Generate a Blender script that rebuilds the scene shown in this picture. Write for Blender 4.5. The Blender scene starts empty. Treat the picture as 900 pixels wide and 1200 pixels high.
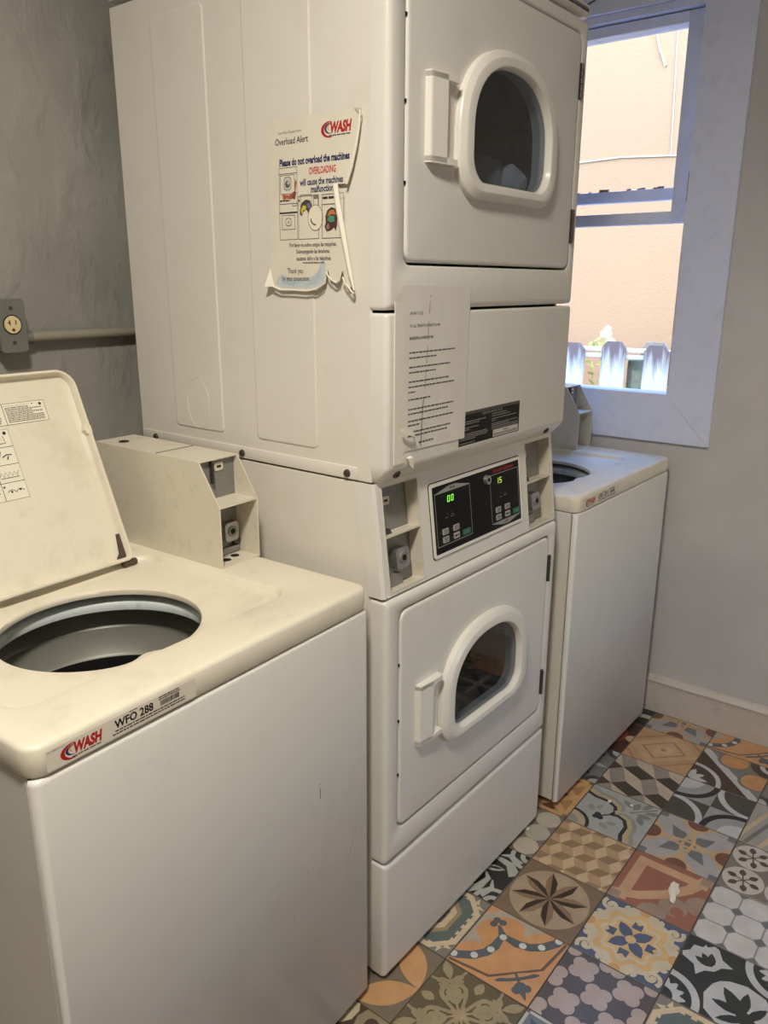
import bpy, bmesh, math, random
from mathutils import Vector, Matrix
from mathutils.geometry import tessellate_polygon

R = math.radians
PI = math.pi
SC = bpy.context.scene
COL = SC.collection
random.seed(7)

# ------------------------------------------------------------------ camera
CAM_POS = (-1.0659, -0.8143, 1.4254)
CAM_YAW, CAM_PITCH, CAM_ROLL, FPX = 0.9148, -0.2802, 0.0035, 931.24
cam = bpy.data.cameras.new('camera')
cam.sensor_fit = 'VERTICAL'
cam.sensor_height = 36.0
cam.sensor_width = 27.0
cam.lens = 36.0 * FPX / 1200.0
cam.clip_start = 0.02
cam_o = bpy.data.objects.new('camera', cam)
COL.objects.link(cam_o)
_f = Vector((math.sin(CAM_YAW) * math.cos(CAM_PITCH), math.cos(CAM_YAW) * math.cos(CAM_PITCH), math.sin(CAM_PITCH)))
_r = Vector((math.cos(CAM_YAW), -math.sin(CAM_YAW), 0))
_u = _r.cross(_f)
_c, _s = math.cos(CAM_ROLL), math.sin(CAM_ROLL)
_r, _u = _r * _c + _u * _s, _u * _c - _r * _s
cam_o.matrix_world = Matrix(((_r.x, _u.x, -_f.x, CAM_POS[0]), (_r.y, _u.y, -_f.y, CAM_POS[1]),
                             (_r.z, _u.z, -_f.z, CAM_POS[2]), (0, 0, 0, 1)))
SC.camera = cam_o

# ------------------------------------------------------------------ light and exposure
SC.view_settings.view_transform = 'Standard'
SC.view_settings.look = 'None'
SC.view_settings.gamma = 1.0
SC.view_settings.use_curve_mapping = False
SC.view_settings.exposure = 0.42

w = bpy.data.worlds.new('sky')
SC.world = w
w.use_nodes = True
wn = w.node_tree.nodes
bg = wn['Background']
sky = wn.new('ShaderNodeTexSky')
sky.sky_type = 'NISHITA'
sky.sun_disc = False
sky.sun_elevation = R(52)
sky.sun_rotation = R(200)
blue = wn.new('ShaderNodeMix')
blue.data_type = 'RGBA'
blue.blend_type = 'MULTIPLY'
blue.inputs[0].default_value = 1.0
blue.inputs[7].default_value = (0.52, 0.82, 1.2, 1)
w.node_tree.links.new(sky.outputs[0], blue.inputs[6])
w.node_tree.links.new(blue.outputs[2], bg.inputs[0])
bg.inputs[1].default_value = 1.7

sun = bpy.data.lights.new('sun', 'SUN')
sun.energy = 2.1
sun.color = (1.0, 0.94, 0.84)
sun.angle = R(0.6)
sun_o = bpy.data.objects.new('sun', sun)
COL.objects.link(sun_o)
sun_o.rotation_euler = Vector((0.62, -0.25, -0.95)).to_track_quat('-Z', 'Y').to_euler()

lamp = bpy.data.lights.new('ceiling_lamp', 'AREA')
lamp.shape = 'DISK'
lamp.size = 0.26
lamp.energy = 29
lamp.color = (1.0, 0.925, 0.81)
lamp_o = bpy.data.objects.new('ceiling_lamp', lamp)
COL.objects.link(lamp_o)
lamp_o.location = (-0.98, -0.54, 2.47)

# ------------------------------------------------------------------ colour helpers and materials
def lin(c):
    out = []
    for v in c:
        v = v / 255.0
        out.append(v / 12.92 if v <= 0.04045 else ((v + 0.055) / 1.055) ** 2.4)
    return tuple(out)


def rgba(c):
    return lin(c) + (1.0,)


def new_mat(name):
    m = bpy.data.materials.new(name)
    m.use_nodes = True
    nt = m.node_tree
    return m, nt, nt.nodes['Principled BSDF']


def link(nt, a, b):
    nt.links.new(a, b)


def mat_paint(name, col, rough=0.4, noise=0.05, scale=6.0, bump=0.0, bscale=40.0, coat=0.0, metal=0.0, spec=0.5,
              dirt=None, dirt_amt=0.0, dirt_scale=9.0):
    m, nt, b = new_mat(name)
    tc = nt.nodes.new('ShaderNodeTexCoord')
    n = nt.nodes.new('ShaderNodeTexNoise')
    n.inputs['Scale'].default_value = scale
    n.inputs['Detail'].default_value = 6
    link(nt, tc.outputs['Object'], n.inputs['Vector'])
    mx = nt.nodes.new('ShaderNodeMix')
    mx.data_type = 'RGBA'
    c = lin(col)
    mx.inputs[6].default_value = tuple(v * (1 - noise) for v in c) + (1,)
    mx.inputs[7].default_value = tuple(min(1, v * (1 + noise)) for v in c) + (1,)
    link(nt, n.outputs['Fac'], mx.inputs[0])
    out = mx.outputs[2]
    if dirt:
        d = nt.nodes.new('ShaderNodeTexNoise')
        d.inputs['Scale'].default_value = dirt_scale
        d.inputs['Detail'].default_value = 10
        d.inputs['Roughness'].default_value = 0.7
        link(nt, tc.outputs['Object'], d.inputs['Vector'])
        rp = nt.nodes.new('ShaderNodeValToRGB')
        rp.color_ramp.elements[0].position = 0.52
        rp.color_ramp.elements[1].position = 0.80
        rp.color_ramp.elements[0].color = (0, 0, 0, 1)
        rp.color_ramp.elements[1].color = (dirt_amt, dirt_amt, dirt_amt, 1)
        link(nt, d.outputs['Fac'], rp.inputs[0])
        m2 = nt.nodes.new('ShaderNodeMix')
        m2.data_type = 'RGBA'
        link(nt, rp.outputs[0], m2.inputs[0])
        link(nt, out, m2.inputs[6])
        m2.inputs[7].default_value = rgba(dirt)
        out = m2.outputs[2]
    link(nt, out, b.inputs['Base Color'])
    b.inputs['Roughness'].default_value = rough
    b.inputs['Metallic'].default_value = metal
    b.inputs['Specular IOR Level'].default_value = spec
    if coat:
        b.inputs['Coat Weight'].default_value = coat
        b.inputs['Coat Roughness'].default_value = 0.12
    if bump:
        n2 = nt.nodes.new('ShaderNodeTexNoise')
        n2.inputs['Scale'].default_value = bscale
        n2.inputs['Detail'].default_value = 5
        link(nt, tc.outputs['Object'], n2.inputs['Vector'])
        bp = nt.nodes.new('ShaderNodeBump')
        bp.inputs['Strength'].default_value = bump
        bp.inputs['Distance'].default_value = 0.01
        link(nt, n2.outputs['Fac'], bp.inputs['Height'])
        link(nt, bp.outputs[0], b.inputs['Normal'])
    return m


def mat_plaster(name, col, col2, bump=0.5):
    m, nt, b = new_mat(name)
    tc = nt.nodes.new('ShaderNodeTexCoord')
    n = nt.nodes.new('ShaderNodeTexNoise')
    n.inputs['Scale'].default_value = 2.6
    n.inputs['Detail'].default_value = 8
    link(nt, tc.outputs['Object'], n.inputs['Vector'])
    rp = nt.nodes.new('ShaderNodeValToRGB')
    rp.color_ramp.elements[0].position = 0.35
    rp.color_ramp.elements[1].position = 0.68
    rp.color_ramp.elements[0].color = rgba(col)
    rp.color_ramp.elements[1].color = rgba(col2)
    link(nt, n.outputs['Fac'], rp.inputs[0])
    link(nt, rp.outputs[0], b.inputs['Base Color'])
    # trowel marks: stretched noise plus sparse ridges
    mp = nt.nodes.new('ShaderNodeMapping')
    mp.inputs['Scale'].default_value = (1.0, 1.0, 0.55)
    mp.inputs['Rotation'].default_value = (0.2, 0.5, 0.3)
    link(nt, tc.outputs['Object'], mp.inputs[0])
    a = nt.nodes.new('ShaderNodeTexNoise')
    a.inputs['Scale'].default_value = 13
    a.inputs['Detail'].default_value = 9
    a.inputs['Distortion'].default_value = 0.35
    link(nt, mp.outputs[0], a.inputs['Vector'])
    r2 = nt.nodes.new('ShaderNodeValToRGB')
    r2.color_ramp.elements[0].position = 0.48
    r2.color_ramp.elements[1].position = 0.72
    link(nt, a.outputs['Fac'], r2.inputs[0])
    f = nt.nodes.new('ShaderNodeTexNoise')
    f.inputs['Scale'].default_value = 90
    f.inputs['Detail'].default_value = 3
    link(nt, tc.outputs['Object'], f.inputs['Vector'])
    ad = nt.nodes.new('ShaderNodeMath')
    ad.operation = 'MULTIPLY_ADD'
    link(nt, f.outputs['Fac'], ad.inputs[0])
    ad.inputs[1].default_value = 0.12
    link(nt, r2.outputs[0], ad.inputs[2])
    bp = nt.nodes.new('ShaderNodeBump')
    bp.inputs['Strength'].default_value = bump
    bp.inputs['Distance'].default_value = 0.006
    link(nt, ad.outputs[0], bp.inputs['Height'])
    link(nt, bp.outputs[0], b.inputs['Normal'])
    b.inputs['Roughness'].default_value = 0.55
    b.inputs['Specular IOR Level'].default_value = 0.3
    return m


def mat_print(name, rough=0.5, wear=0.0, spec=0.5, sat=1.0):
    """flat print: the ink colours are stored on the faces of the printed piece"""
    m, nt, b = new_mat(name)
    at = nt.nodes.new('ShaderNodeVertexColor')
    at.layer_name = 'ink'
    out = at.outputs['Color']
    if sat != 1.0:
        hs = nt.nodes.new('ShaderNodeHueSaturation')
        hs.inputs['Saturation'].default_value = sat
        link(nt, out, hs.inputs['Color'])
        out = hs.outputs[0]
    if wear:
        tc = nt.nodes.new('ShaderNodeTexCoord')
        n = nt.nodes.new('ShaderNodeTexNoise')
        n.inputs['Scale'].default_value = 22
        n.inputs['Detail'].default_value = 8
        link(nt, tc.outputs['Object'], n.inputs['Vector'])
        mr = nt.nodes.new('ShaderNodeMapRange')
        mr.inputs[1].default_value = 0.3
        mr.inputs[2].default_value = 0.7
        mr.inputs[3].default_value = 1 - wear
        mr.inputs[4].default_value = 1 + wear
        link(nt, n.outputs['Fac'], mr.inputs[0])
        vm = nt.nodes.new('ShaderNodeVectorMath')
        vm.operation = 'SCALE'
        link(nt, out, vm.inputs[0])
        link(nt, mr.outputs[0], vm.inputs['Scale'])
        out = vm.outputs[0]
    link(nt, out, b.inputs['Base Color'])
    b.inputs['Roughness'].default_value = rough
    b.inputs['Specular IOR Level'].default_value = spec
    return m


def mat_glass(name, tint, refl=1.5, rough=0.02):
    m = bpy.data.materials.new(name)
    m.use_nodes = True
    nt = m.node_tree
    nt.nodes.clear()
    o = nt.nodes.new('ShaderNodeOutputMaterial')
    mix = nt.nodes.new('ShaderNodeMixShader')
    fr = nt.nodes.new('ShaderNodeFresnel')
    fr.inputs[0].default_value = refl
    t = nt.nodes.new('ShaderNodeBsdfTransparent')
    t.inputs[0].default_value = rgba(tint)
    g = nt.nodes.new('ShaderNodeBsdfGlossy')
    g.inputs['Roughness'].default_value = rough
    ge = nt.nodes.new('ShaderNodeNewGeometry')
    inv = nt.nodes.new('ShaderNodeMath')
    inv.operation = 'SUBTRACT'
    inv.inputs[0].default_value = 1.0
    link(nt, ge.outputs['Backfacing'], inv.inputs[1])
    mu = nt.nodes.new('ShaderNodeMath')
    mu.operation = 'MULTIPLY'
    link(nt, fr.outputs[0], mu.inputs[0])
    link(nt, inv.outputs[0], mu.inputs[1])
    link(nt, mu.outputs[0], mix.inputs[0])
    link(nt, t.outputs[0], mix.inputs[1])
    link(nt, g.outputs[0], mix.inputs[2])
    link(nt, mix.outputs[0], o.inputs[0])
    return m


def mat_emit(name, col, s):
    m, nt, b = new_mat(name)
    b.inputs['Base Color'].default_value = (0.01, 0.02, 0.01, 1)
    b.inputs['Emission Color'].default_value = rgba(col)
    b.inputs['Emission Strength'].default_value = s
    return m


def mat_picket(name):
    """white paint worn off towards the top of the picket, grey weathered wood showing"""
    m, nt, b = new_mat(name)
    tc = nt.nodes.new('ShaderNodeTexCoord')
    sp = nt.nodes.new('ShaderNodeSeparateXYZ')
    link(nt, tc.outputs['Object'], sp.inputs[0])
    mp = nt.nodes.new('ShaderNodeMapping')
    mp.inputs['Scale'].default_value = (60, 60, 5)
    link(nt, tc.outputs['Object'], mp.inputs[0])
    n = nt.nodes.new('ShaderNodeTexNoise')
    n.inputs['Scale'].default_value = 1.0
    n.inputs['Detail'].default_value = 5
    link(nt, mp.outputs[0], n.inputs['Vector'])
    a = nt.nodes.new('ShaderNodeMath')
    a.operation = 'MULTIPLY_ADD'
    link(nt, n.outputs['Fac'], a.inputs[0])
    a.inputs[1].default_value = 0.30
    link(nt, sp.outputs['Z'], a.inputs[2])
    rp = nt.nodes.new('ShaderNodeValToRGB')
    rp.color_ramp.elements[0].position = 0.55
    rp.color_ramp.elements[1].position = 0.66
    rp.color_ramp.elements[0].color = rgba((184, 170, 152))
    rp.color_ramp.elements[1].color = rgba((104, 80, 70))
    s = nt.nodes.new('ShaderNodeMath')
    s.operation = 'ADD'
    link(nt, a.outputs[0], s.inputs[0])
    s.inputs[1].default_value = 0.555
    link(nt, s.outputs[0], rp.inputs[0])
    link(nt, rp.outputs[0], b.inputs['Base Color'])
    b.inputs['Roughness'].default_value = 0.85
    return m


M = {}
M['enamel'] = mat_paint('white_enamel', (224, 221, 213), 0.27, 0.02, 3.0, dirt=(170, 150, 120), dirt_amt=0.16, dirt_scale=7, bump=0.02, bscale=22)
M['enamel_side'] = mat_paint('white_enamel_side', (226, 221, 211), 0.38, 0.03, 2.5, dirt=(176, 154, 122), dirt_amt=0.2, dirt_scale=5, bump=0.02, bscale=18)
M['plastic'] = mat_paint('white_plastic', (232, 228, 218), 0.3, 0.015, 8)
M['box_enamel'] = mat_paint('coin_box_enamel', (216, 208, 190), 0.4, 0.03, 8, dirt=(120, 100, 75), dirt_amt=0.35, dirt_scale=30)
M['lid_enamel'] = mat_paint('lid_enamel', (228, 220, 200), 0.42, 0.03, 4, dirt=(150, 130, 98), dirt_amt=0.3, dirt_scale=12)
M['grey_plate'] = mat_paint('grey_plate', (128, 126, 122), 0.45, 0.06, 12, dirt=(80, 74, 66), dirt_amt=0.4, dirt_scale=40)
M['dark'] = mat_paint('dark_gap', (16, 15, 14), 0.8, 0.1)
M['drum'] = mat_paint('drum_steel', (104, 108, 114), 0.4, 0.1, 12, metal=0.4)
M['fin'] = mat_paint('drum_fin', (95, 97, 100), 0.4, 0.1, 12, metal=0.4)
M['basket'] = mat_paint('basket_grey', (122, 122, 114), 0.4, 0.08, 7, metal=0.2)
M['basket_low'] = mat_paint('basket_grey_lower', (138, 138, 128), 0.45, 0.08, 7, metal=0.2)
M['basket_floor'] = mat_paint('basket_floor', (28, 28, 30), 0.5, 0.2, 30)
M['balance'] = mat_paint('balance_ring', (222, 230, 232), 0.4, 0.05, 6, dirt=(90, 110, 115), dirt_amt=0.5, dirt_scale=25)
M['steel'] = mat_paint('lock_steel', (178, 178, 176), 0.3, 0.05, 20, metal=0.85)
M['hinge'] = mat_paint('hinge_steel', (90, 84, 78), 0.45, 0.2, 40, metal=0.7)
M['screw'] = mat_paint('screw_steel', (84, 78, 70), 0.5, 0.2, 60, metal=0.6)
M['rust'] = mat_paint('rusty_metal', (78, 64, 50), 0.7, 0.4, 60)
M['black'] = mat_paint('black_plastic', (14, 14, 15), 0.25, 0.05)
M['wall_back'] = mat_plaster('grey_plaster', (140, 138, 132), (166, 164, 156), 0.65)
M['wall_right'] = mat_plaster('white_plaster', (194, 192, 190), (214, 212, 210), 0.2)
M['wall_far'] = mat_plaster('cream_plaster', (196, 196, 194), (204, 204, 202), 0.2)
M['wall_left'] = mat_plaster('grey_left_plaster', (96, 94, 90), (110, 108, 103), 0.3)
M['ceiling'] = mat_paint('ceiling_paint', (228, 222, 212), 0.8, 0.02)
M['trim'] = mat_paint('trim_paint', (226, 232, 252), 0.4, 0.03, 5, dirt=(130, 130, 135), dirt_amt=0.25, dirt_scale=14, bump=0.05, bscale=25)
M['baseboard'] = mat_paint('baseboard_paint', (206, 198, 186), 0.45, 0.04, 6, dirt=(110, 96, 82), dirt_amt=0.35, dirt_scale=16)
M['grout'] = mat_paint('floor_grout', (70, 62, 54), 0.9, 0.2, 30)
M['tile'] = mat_print('printed_tile', 0.30, 0.10, sat=0.84)
M['paper'] = mat_print('printed_paper', 0.7, 0.03)
M['paper_white'] = mat_paint('white_paper', (236, 230, 214), 0.8, 0.02)
M['label'] = mat_print('printed_label', 0.45, 0.02, spec=0.2)
M['tape'] = mat_paint('clear_tape', (232, 226, 214), 0.25, 0.02)
M['door_glass'] = mat_glass('dark_door_glass', (208, 214, 222), 1.95)
M['pane'] = mat_glass('window_pane', (254, 254, 254), 1.2)
M['fill_pane'] = mat_glass('fill_window_pane', (255, 229, 212), 1.2)  # pane of the added front opening, tinted to warm its fill light
M['green_led'] = mat_emit('green_led', (150, 255, 90), 1.1)
M['yellow_led'] = mat_emit('yellow_green_led', (215, 240, 90), 0.8)
M['button'] = mat_paint('grey_button', (170, 168, 162), 0.5, 0.03)
M['button_green'] = mat_paint('green_button', (38, 100, 80), 0.5, 0.03)
M['galv'] = mat_paint('galvanised_box', (122, 122, 118), 0.45, 0.12, 30, metal=0.5)
M['ivory'] = mat_paint('ivory_receptacle', (216, 196, 150), 0.45, 0.03)
M['conduit'] = mat_paint('painted_conduit', (140, 135, 121), 0.45, 0.06, 20)
M['peach'] = mat_paint('peach_stucco', (176, 124, 80), 0.9, 0.05, 1.2, bump=0.25, bscale=60)
M['cable'] = mat_paint('pale_cable', (206, 172, 138), 0.6, 0.02)
M['picket'] = mat_picket('worn_white_picket')
M['old_wood'] = mat_paint('weathered_wood', (140, 118, 96), 0.9, 0.3, 25, bump=0.4, bscale=50)
M['pale_wood'] = mat_paint('pale_weathered_wood', (196, 186, 176), 0.85, 0.15, 20)
M['bark'] = mat_paint('mossy_wood', (124, 118, 92), 0.9, 0.4, 22, bump=0.5, bscale=40)
M['leaf'] = mat_paint('yellow_leaf', (200, 190, 96), 0.7, 0.15, 20)
M['flower'] = mat_paint('white_flower', (245, 243, 236), 0.7, 0.05, 20)
M['soil'] = mat_paint('soil', (150, 128, 104), 0.95, 0.25, 8, bump=0.4)
M['cloth'] = mat_paint('white_cloth', (225, 222, 216), 0.9, 0.05, 10, bump=0.3, bscale=60)
M['lamp'] = mat_paint('lamp_housing', (236, 230, 218), 0.4, 0.02)


# ------------------------------------------------------------------ mesh helpers
class MB:
    def __init__(self):
        self.bm = bmesh.new()

    def box(self, x0, x1, y0, y1, z0, z1, bev=0.0, seg=2, mtx=None):
        m = Matrix.Translation(((x0 + x1) / 2, (y0 + y1) / 2, (z0 + z1) / 2)) @ Matrix.Diagonal((x1 - x0, y1 - y0, z1 - z0, 1))
        if mtx:
            m = mtx @ m
        g = bmesh.ops.create_cube(self.bm, size=1.0, matrix=m)
        if bev:
            es = list({e for v in g['verts'] for e in v.link_edges})
            bmesh.ops.bevel(self.bm, geom=es, offset=bev, segments=seg, profile=0.5, affect='EDGES')
        return self

    def loft(self, rings, cap0=False, cap1=False, closed=True):
        rows = [[self.bm.verts.new(p) for p in r] for r in rings]
        n = len(rows[0])
        for a, b in zip(rows[:-1], rows[1:]):
            for i in range(n if closed else n - 1):
                j = (i + 1) % n
                try:
                    self.bm.faces.new((a[i], a[j], b[j], b[i]))
                except ValueError:
                    pass
        if cap0:
            self.bm.faces.new(rows[0][::-1])
        if cap1:
            self.bm.faces.new(rows[-1])
        return self

    def cyl(self, p0, p1, r0, r1=None, n=20, caps=True):
        r1 = r0 if r1 is None else r1
        p0, p1 = Vector(p0), Vector(p1)
        d = (p1 - p0).normalized()
        a = d.orthogonal().normalized()
        b = d.cross(a)
        ring = lambda p, r: [p + (a * math.cos(2 * PI * i / n) + b * math.sin(2 * PI * i / n)) * r for i in range(n)]
        return self.loft([ring(p0, r0), ring(p1, r1)], caps, caps)

    def tube(self, pts, r, n=8):
        pts = [Vector(p) for p in pts]
        rings = []
        for i, p in enumerate(pts):
            d = (pts[min(i + 1, len(pts) - 1)] - pts[max(i - 1, 0)]).normalized()
            ref = Vector((0, 0, 1)) if abs(d.z) < 0.9 else Vector((1, 0, 0))
            a = d.cross(ref).normalized()
            b = d.cross(a)
            rr = r[i] if isinstance(r, (list, tuple)) else r
            rings.append([p + (a * math.cos(2 * PI * k / n) + b * math.sin(2 * PI * k / n)) * rr for k in range(n)])
        return self.loft(rings, True, True)

    def prism(self, poly, f0, f1):
        return self.loft([[f0(*p) for p in poly], [f1(*p) for p in poly]], True, True)

    def lathe(self, cx, cy, prof, n=64):
        rings = [[(cx + r * math.cos(2 * PI * i / n), cy + r * math.sin(2 * PI * i / n), z) for i in range(n)] for r, z in prof]
        return self.loft(rings)

    def build(self, name, mat, parent=None, smooth=35, recalc=True):
        if recalc:
            bmesh.ops.recalc_face_normals(self.bm, faces=self.bm.faces)
        me = bpy.data.meshes.new(name)
        self.bm.to_mesh(me)
        self.bm.free()
        me.materials.append(mat)
        if smooth:
            me.shade_smooth()
            me.set_sharp_from_angle(angle=R(smooth))
        o = bpy.data.objects.new(name, me)
        COL.objects.link(o)
        if parent:
            o.parent = parent
        return o


def tag(o, label=None, cat=None, group=None, kind=None):
    if label:
        o['label'] = label
    if cat:
        o['category'] = cat
    if group:
        o['group'] = group
    if kind:
        o['kind'] = kind
    return o


def empty(name, loc, rz=0.0):
    o = bpy.data.objects.new(name, None)
    COL.objects.link(o)
    o.location = loc
    o.rotation_euler = (0, 0, rz)
    o.empty_display_size = 0.1
    return o


def rrect(x0, x1, z0, z1, r, n=6):
    pts = []
    for cx, cz, a0 in ((x1 - r, z1 - r, 0), (x0 + r, z1 - r, 90), (x0 + r, z0 + r, 180), (x1 - r, z0 + r, 270)):
        for i in range(n + 1):
            a = R(a0 + 90.0 * i / n)
            pts.append((cx + r * math.cos(a), cz + r * math.sin(a)))
    return pts


def dome(x0, x1, z0, z1, rb, n=28, frac=0.42, m=2.25):
    """window outline: round arch on top, straight sides, rounded bottom corners"""
    cx, a = (x0 + x1) / 2, (x1 - x0) / 2
    zs = z0 + (z1 - z0) * frac
    pts = []
    for i in range(n + 1):
        t = PI * i / n
        c, s = math.cos(t), math.sin(t)
        pts.append((cx + a * math.copysign(abs(c) ** (2 / m), c), zs + (z1 - zs) * abs(s) ** (2 / m)))
    for cxx, a0 in ((x0 + rb, 180), (x1 - rb, 270)):
        for i in range(9):
            an = R(a0 + 90.0 * i / 8)
            pts.append((cxx + rb * math.cos(an), z0 + rb + rb * math.sin(an)))
    return pts


def polar(poly, c, angs):
    """points where rays from c at the given angles meet the outline"""
    out = []
    n = len(poly)
    for a in angs:
        dx, dy = math.cos(a), math.sin(a)
        best = 0.0
        for i in range(n):
            x1, y1 = poly[i][0] - c[0], poly[i][1] - c[1]
            x2, y2 = poly[(i + 1) % n][0] - c[0], poly[(i + 1) % n][1] - c[1]
            ex, ey = x2 - x1, y2 - y1
            den = dx * ey - dy * ex
            if abs(den) < 1e-12:
                continue
            t = (x1 * ey - y1 * ex) / den
            s = (x1 * dy - y1 * dx) / den
            if t > 0 and -1e-6 <= s <= 1 + 1e-6:
                best = max(best, t)
        out.append((c[0] + dx * best, c[1] + dy * best))
    return out


def angles_of(c, *polys):
    s = sorted({round(math.atan2(p[1] - c[1], p[0] - c[0]), 4) for q in polys for p in q})
    out = [s[0]]
    for a in s[1:]:
        if a - out[-1] > 0.004:
            out.append(a)
    return out


# ------------------------------------------------------------------ flat print
_glyph = {}


def text_mesh(s, res=2, bold=0.0):
    key = (s, res, bold)
    if key in _glyph:
        return _glyph[key]
    cu = bpy.data.curves.new('lettering', 'FONT')
    cu.body = s
    cu.resolution_u = res
    cu.offset = bold
    o = bpy.data.objects.new('lettering', cu)
    COL.objects.link(o)
    dg = bpy.context.evaluated_depsgraph_get()
    dg.update()
    me = bpy.data.meshes.new_from_object(o.evaluated_get(dg))
    vs = [(v.co.x, v.co.y) for v in me.vertices]
    fs = [tuple(p.vertices) for p in me.polygons]
    bpy.data.objects.remove(o)
    bpy.data.curves.remove(cu)
    bpy.data.meshes.remove(me)
    _glyph[key] = (vs, fs)
    return vs, fs


def clip(poly, lo, hi):
    for ax, lim, sg in ((0, lo, 1), (0, hi, -1), (1, lo, 1), (1, hi, -1)):
        out = []
        n = len(poly)
        for i in range(n):
            p, q = poly[i], poly[(i + 1) % n]
            a, b = (p[ax] - lim) * sg, (q[ax] - lim) * sg
            if a >= 0:
                out.append(p)
            if (a < 0) != (b < 0):
                t = a / (a - b)
                out.append((p[0] + (q[0] - p[0]) * t, p[1] + (q[1] - p[1]) * t))
        poly = out
        if len(poly) < 3:
            return []
    return poly


class Pic:
    """layers of flat ink; each layer lies a hair above the one below"""
    def __init__(self, step=2e-5, lim=None):
        self.v, self.f, self.c = [], [], []
        self.h, self.step, self.lim = 0.0, step, lim
        self.T = None

    def up(self):
        self.h += self.step

    def poly(self, pts, col, raw=False):
        if self.T and not raw:
            pts = [self.T(*p) for p in pts]
        if self.lim is not None:
            pts = clip(pts, -self.lim, self.lim)
        if len(pts) < 3:
            return
        self.up()
        k = len(self.v)
        self.v += [(p[0], p[1], self.h) for p in pts]
        if len(pts) == 3:
            tris = [(0, 1, 2)]
        else:
            tris = tessellate_polygon([[Vector((p[0], p[1], 0)) for p in pts]])
        for t in tris:
            self.f.append(tuple(k + i for i in t))
            self.c.append(col)

    def rect(self, x0, x1, y0, y1, col):
        self.poly([(x0, y0), (x1, y0), (x1, y1), (x0, y1)], col)

    def disc(self, x, y, r, col, n=28, ry=None, a0=0.0):
        ry = ry or r
        self.poly([(x + r * math.cos(a0 + 2 * PI * i / n), y + ry * math.sin(a0 + 2 * PI * i / n)) for i in range(n)], col)

    def arc(self, x, y, r0, r1, a0, a1, col, n=26):
        self.poly([(x + r1 * math.cos(R(a0 + (a1 - a0) * i / n)), y + r1 * math.sin(R(a0 + (a1 - a0) * i / n))) for i in range(n + 1)] +
                  [(x + r0 * math.cos(R(a1 + (a0 - a1) * i / n)), y + r0 * math.sin(R(a1 + (a0 - a1) * i / n))) for i in range(n + 1)], col)

    def line(self, pts, wd, col, closed=False, taper=False):
        n = len(pts)
        L, Rr = [], []
        for i, p in enumerate(pts):
            if closed:
                a, b = pts[(i - 1) % n], pts[(i + 1) % n]
            else:
                a, b = pts[max(0, i - 1)], pts[min(n - 1, i + 1)]
            dx, dy = b[0] - a[0], b[1] - a[1]
            d = math.hypot(dx, dy) or 1
            ww = wd / 2
            if taper:
                ww *= 1.05 - i / (n - 1) * 0.9
            L.append((p[0] - dy / d * ww, p[1] + dx / d * ww))
            Rr.append((p[0] + dy / d * ww, p[1] - dx / d * ww))
        if closed:
            for i in range(n):
                j = (i + 1) % n
                self.poly([L[i], L[j], Rr[j], Rr[i]], col)
                self.h -= self.step
            self.up()
        else:
            self.poly(L + Rr[::-1], col)

    def frame(self, x0, x1, y0, y1, wd, col):
        self.rect(x0, x1, y0, y0 + wd, col)
        self.h -= self.step
        self.rect(x0, x1, y1 - wd, y1, col)
        self.h -= self.step
        self.rect(x0, x0 + wd, y0, y1, col)
        self.h -= self.step
        self.rect(x1 - wd, x1, y0, y1, col)

    def text(self, s, x, y, h, col, width=None, bold=0.0, shear=0.0, res=2, align='L'):
        vs, fs = text_mesh(s, res, bold)
        if not vs:
            return
        xs = [v[0] for v in vs]
        x0, x1 = min(xs), max(xs)
        sy = h / 0.70
        sx = (width / (x1 - x0)) if width else sy
        wd = (x1 - x0) * sx
        ox = x if align == 'L' else (x - wd / 2 if align == 'C' else x - wd)
        self.up()
        k = len(self.v)
        for vx, vy in vs:
            p = (ox + (vx - x0) * sx + vy * sy * shear, y + vy * sy)
            if self.T:
                p = self.T(*p)
            self.v.append((p[0], p[1], self.h))
        for f in fs:
            self.f.append(tuple(k + i for i in f))
            self.c.append(col)

    def bars(self, x, y, wd, h, col, seed=0):
        """a row of print too small to read: word-length strokes"""
        rr = random.Random(seed)
        p = x
        while p < x + wd - h:
            l = min(rr.uniform(1.6, 5.0) * h, x + wd - p)
            self.rect(p, p + l, y, y + h, col)
            self.h -= self.step
            p += l + h * 0.55
        self.up()

    def build(self, name, fmap, mat, parent=None, extra=None):
        """fmap(u, v, h) -> 3D point; extra = (verts, faces, colour) of the body under the print"""
        vs = [fmap(*p) for p in self.v]
        fs, cs = list(self.f), list(self.c)
        if extra:
            k = len(vs)
            vs += list(extra[0])
            fs += [tuple(k + i for i in f) for f in extra[1]]
            cs += [extra[2]] * len(extra[1])
        me = bpy.data.meshes.new(name)
        me.from_pydata(vs, [], fs)
        at = me.color_attributes.new('ink', 'FLOAT_COLOR', 'CORNER')
        buf = []
        memo = {}
        for p, c in zip(me.polygons, cs):
            if c not in memo:
                memo[c] = lin(c) + (1.0,)
            for _ in range(p.loop_total):
                buf += memo[c]
        at.data.foreach_set('color', buf)
        me.materials.append(mat)
        me.update()
        o = bpy.data.objects.new(name, me)
        COL.objects.link(o)
        if parent:
            o.parent = parent
        return o


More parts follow.
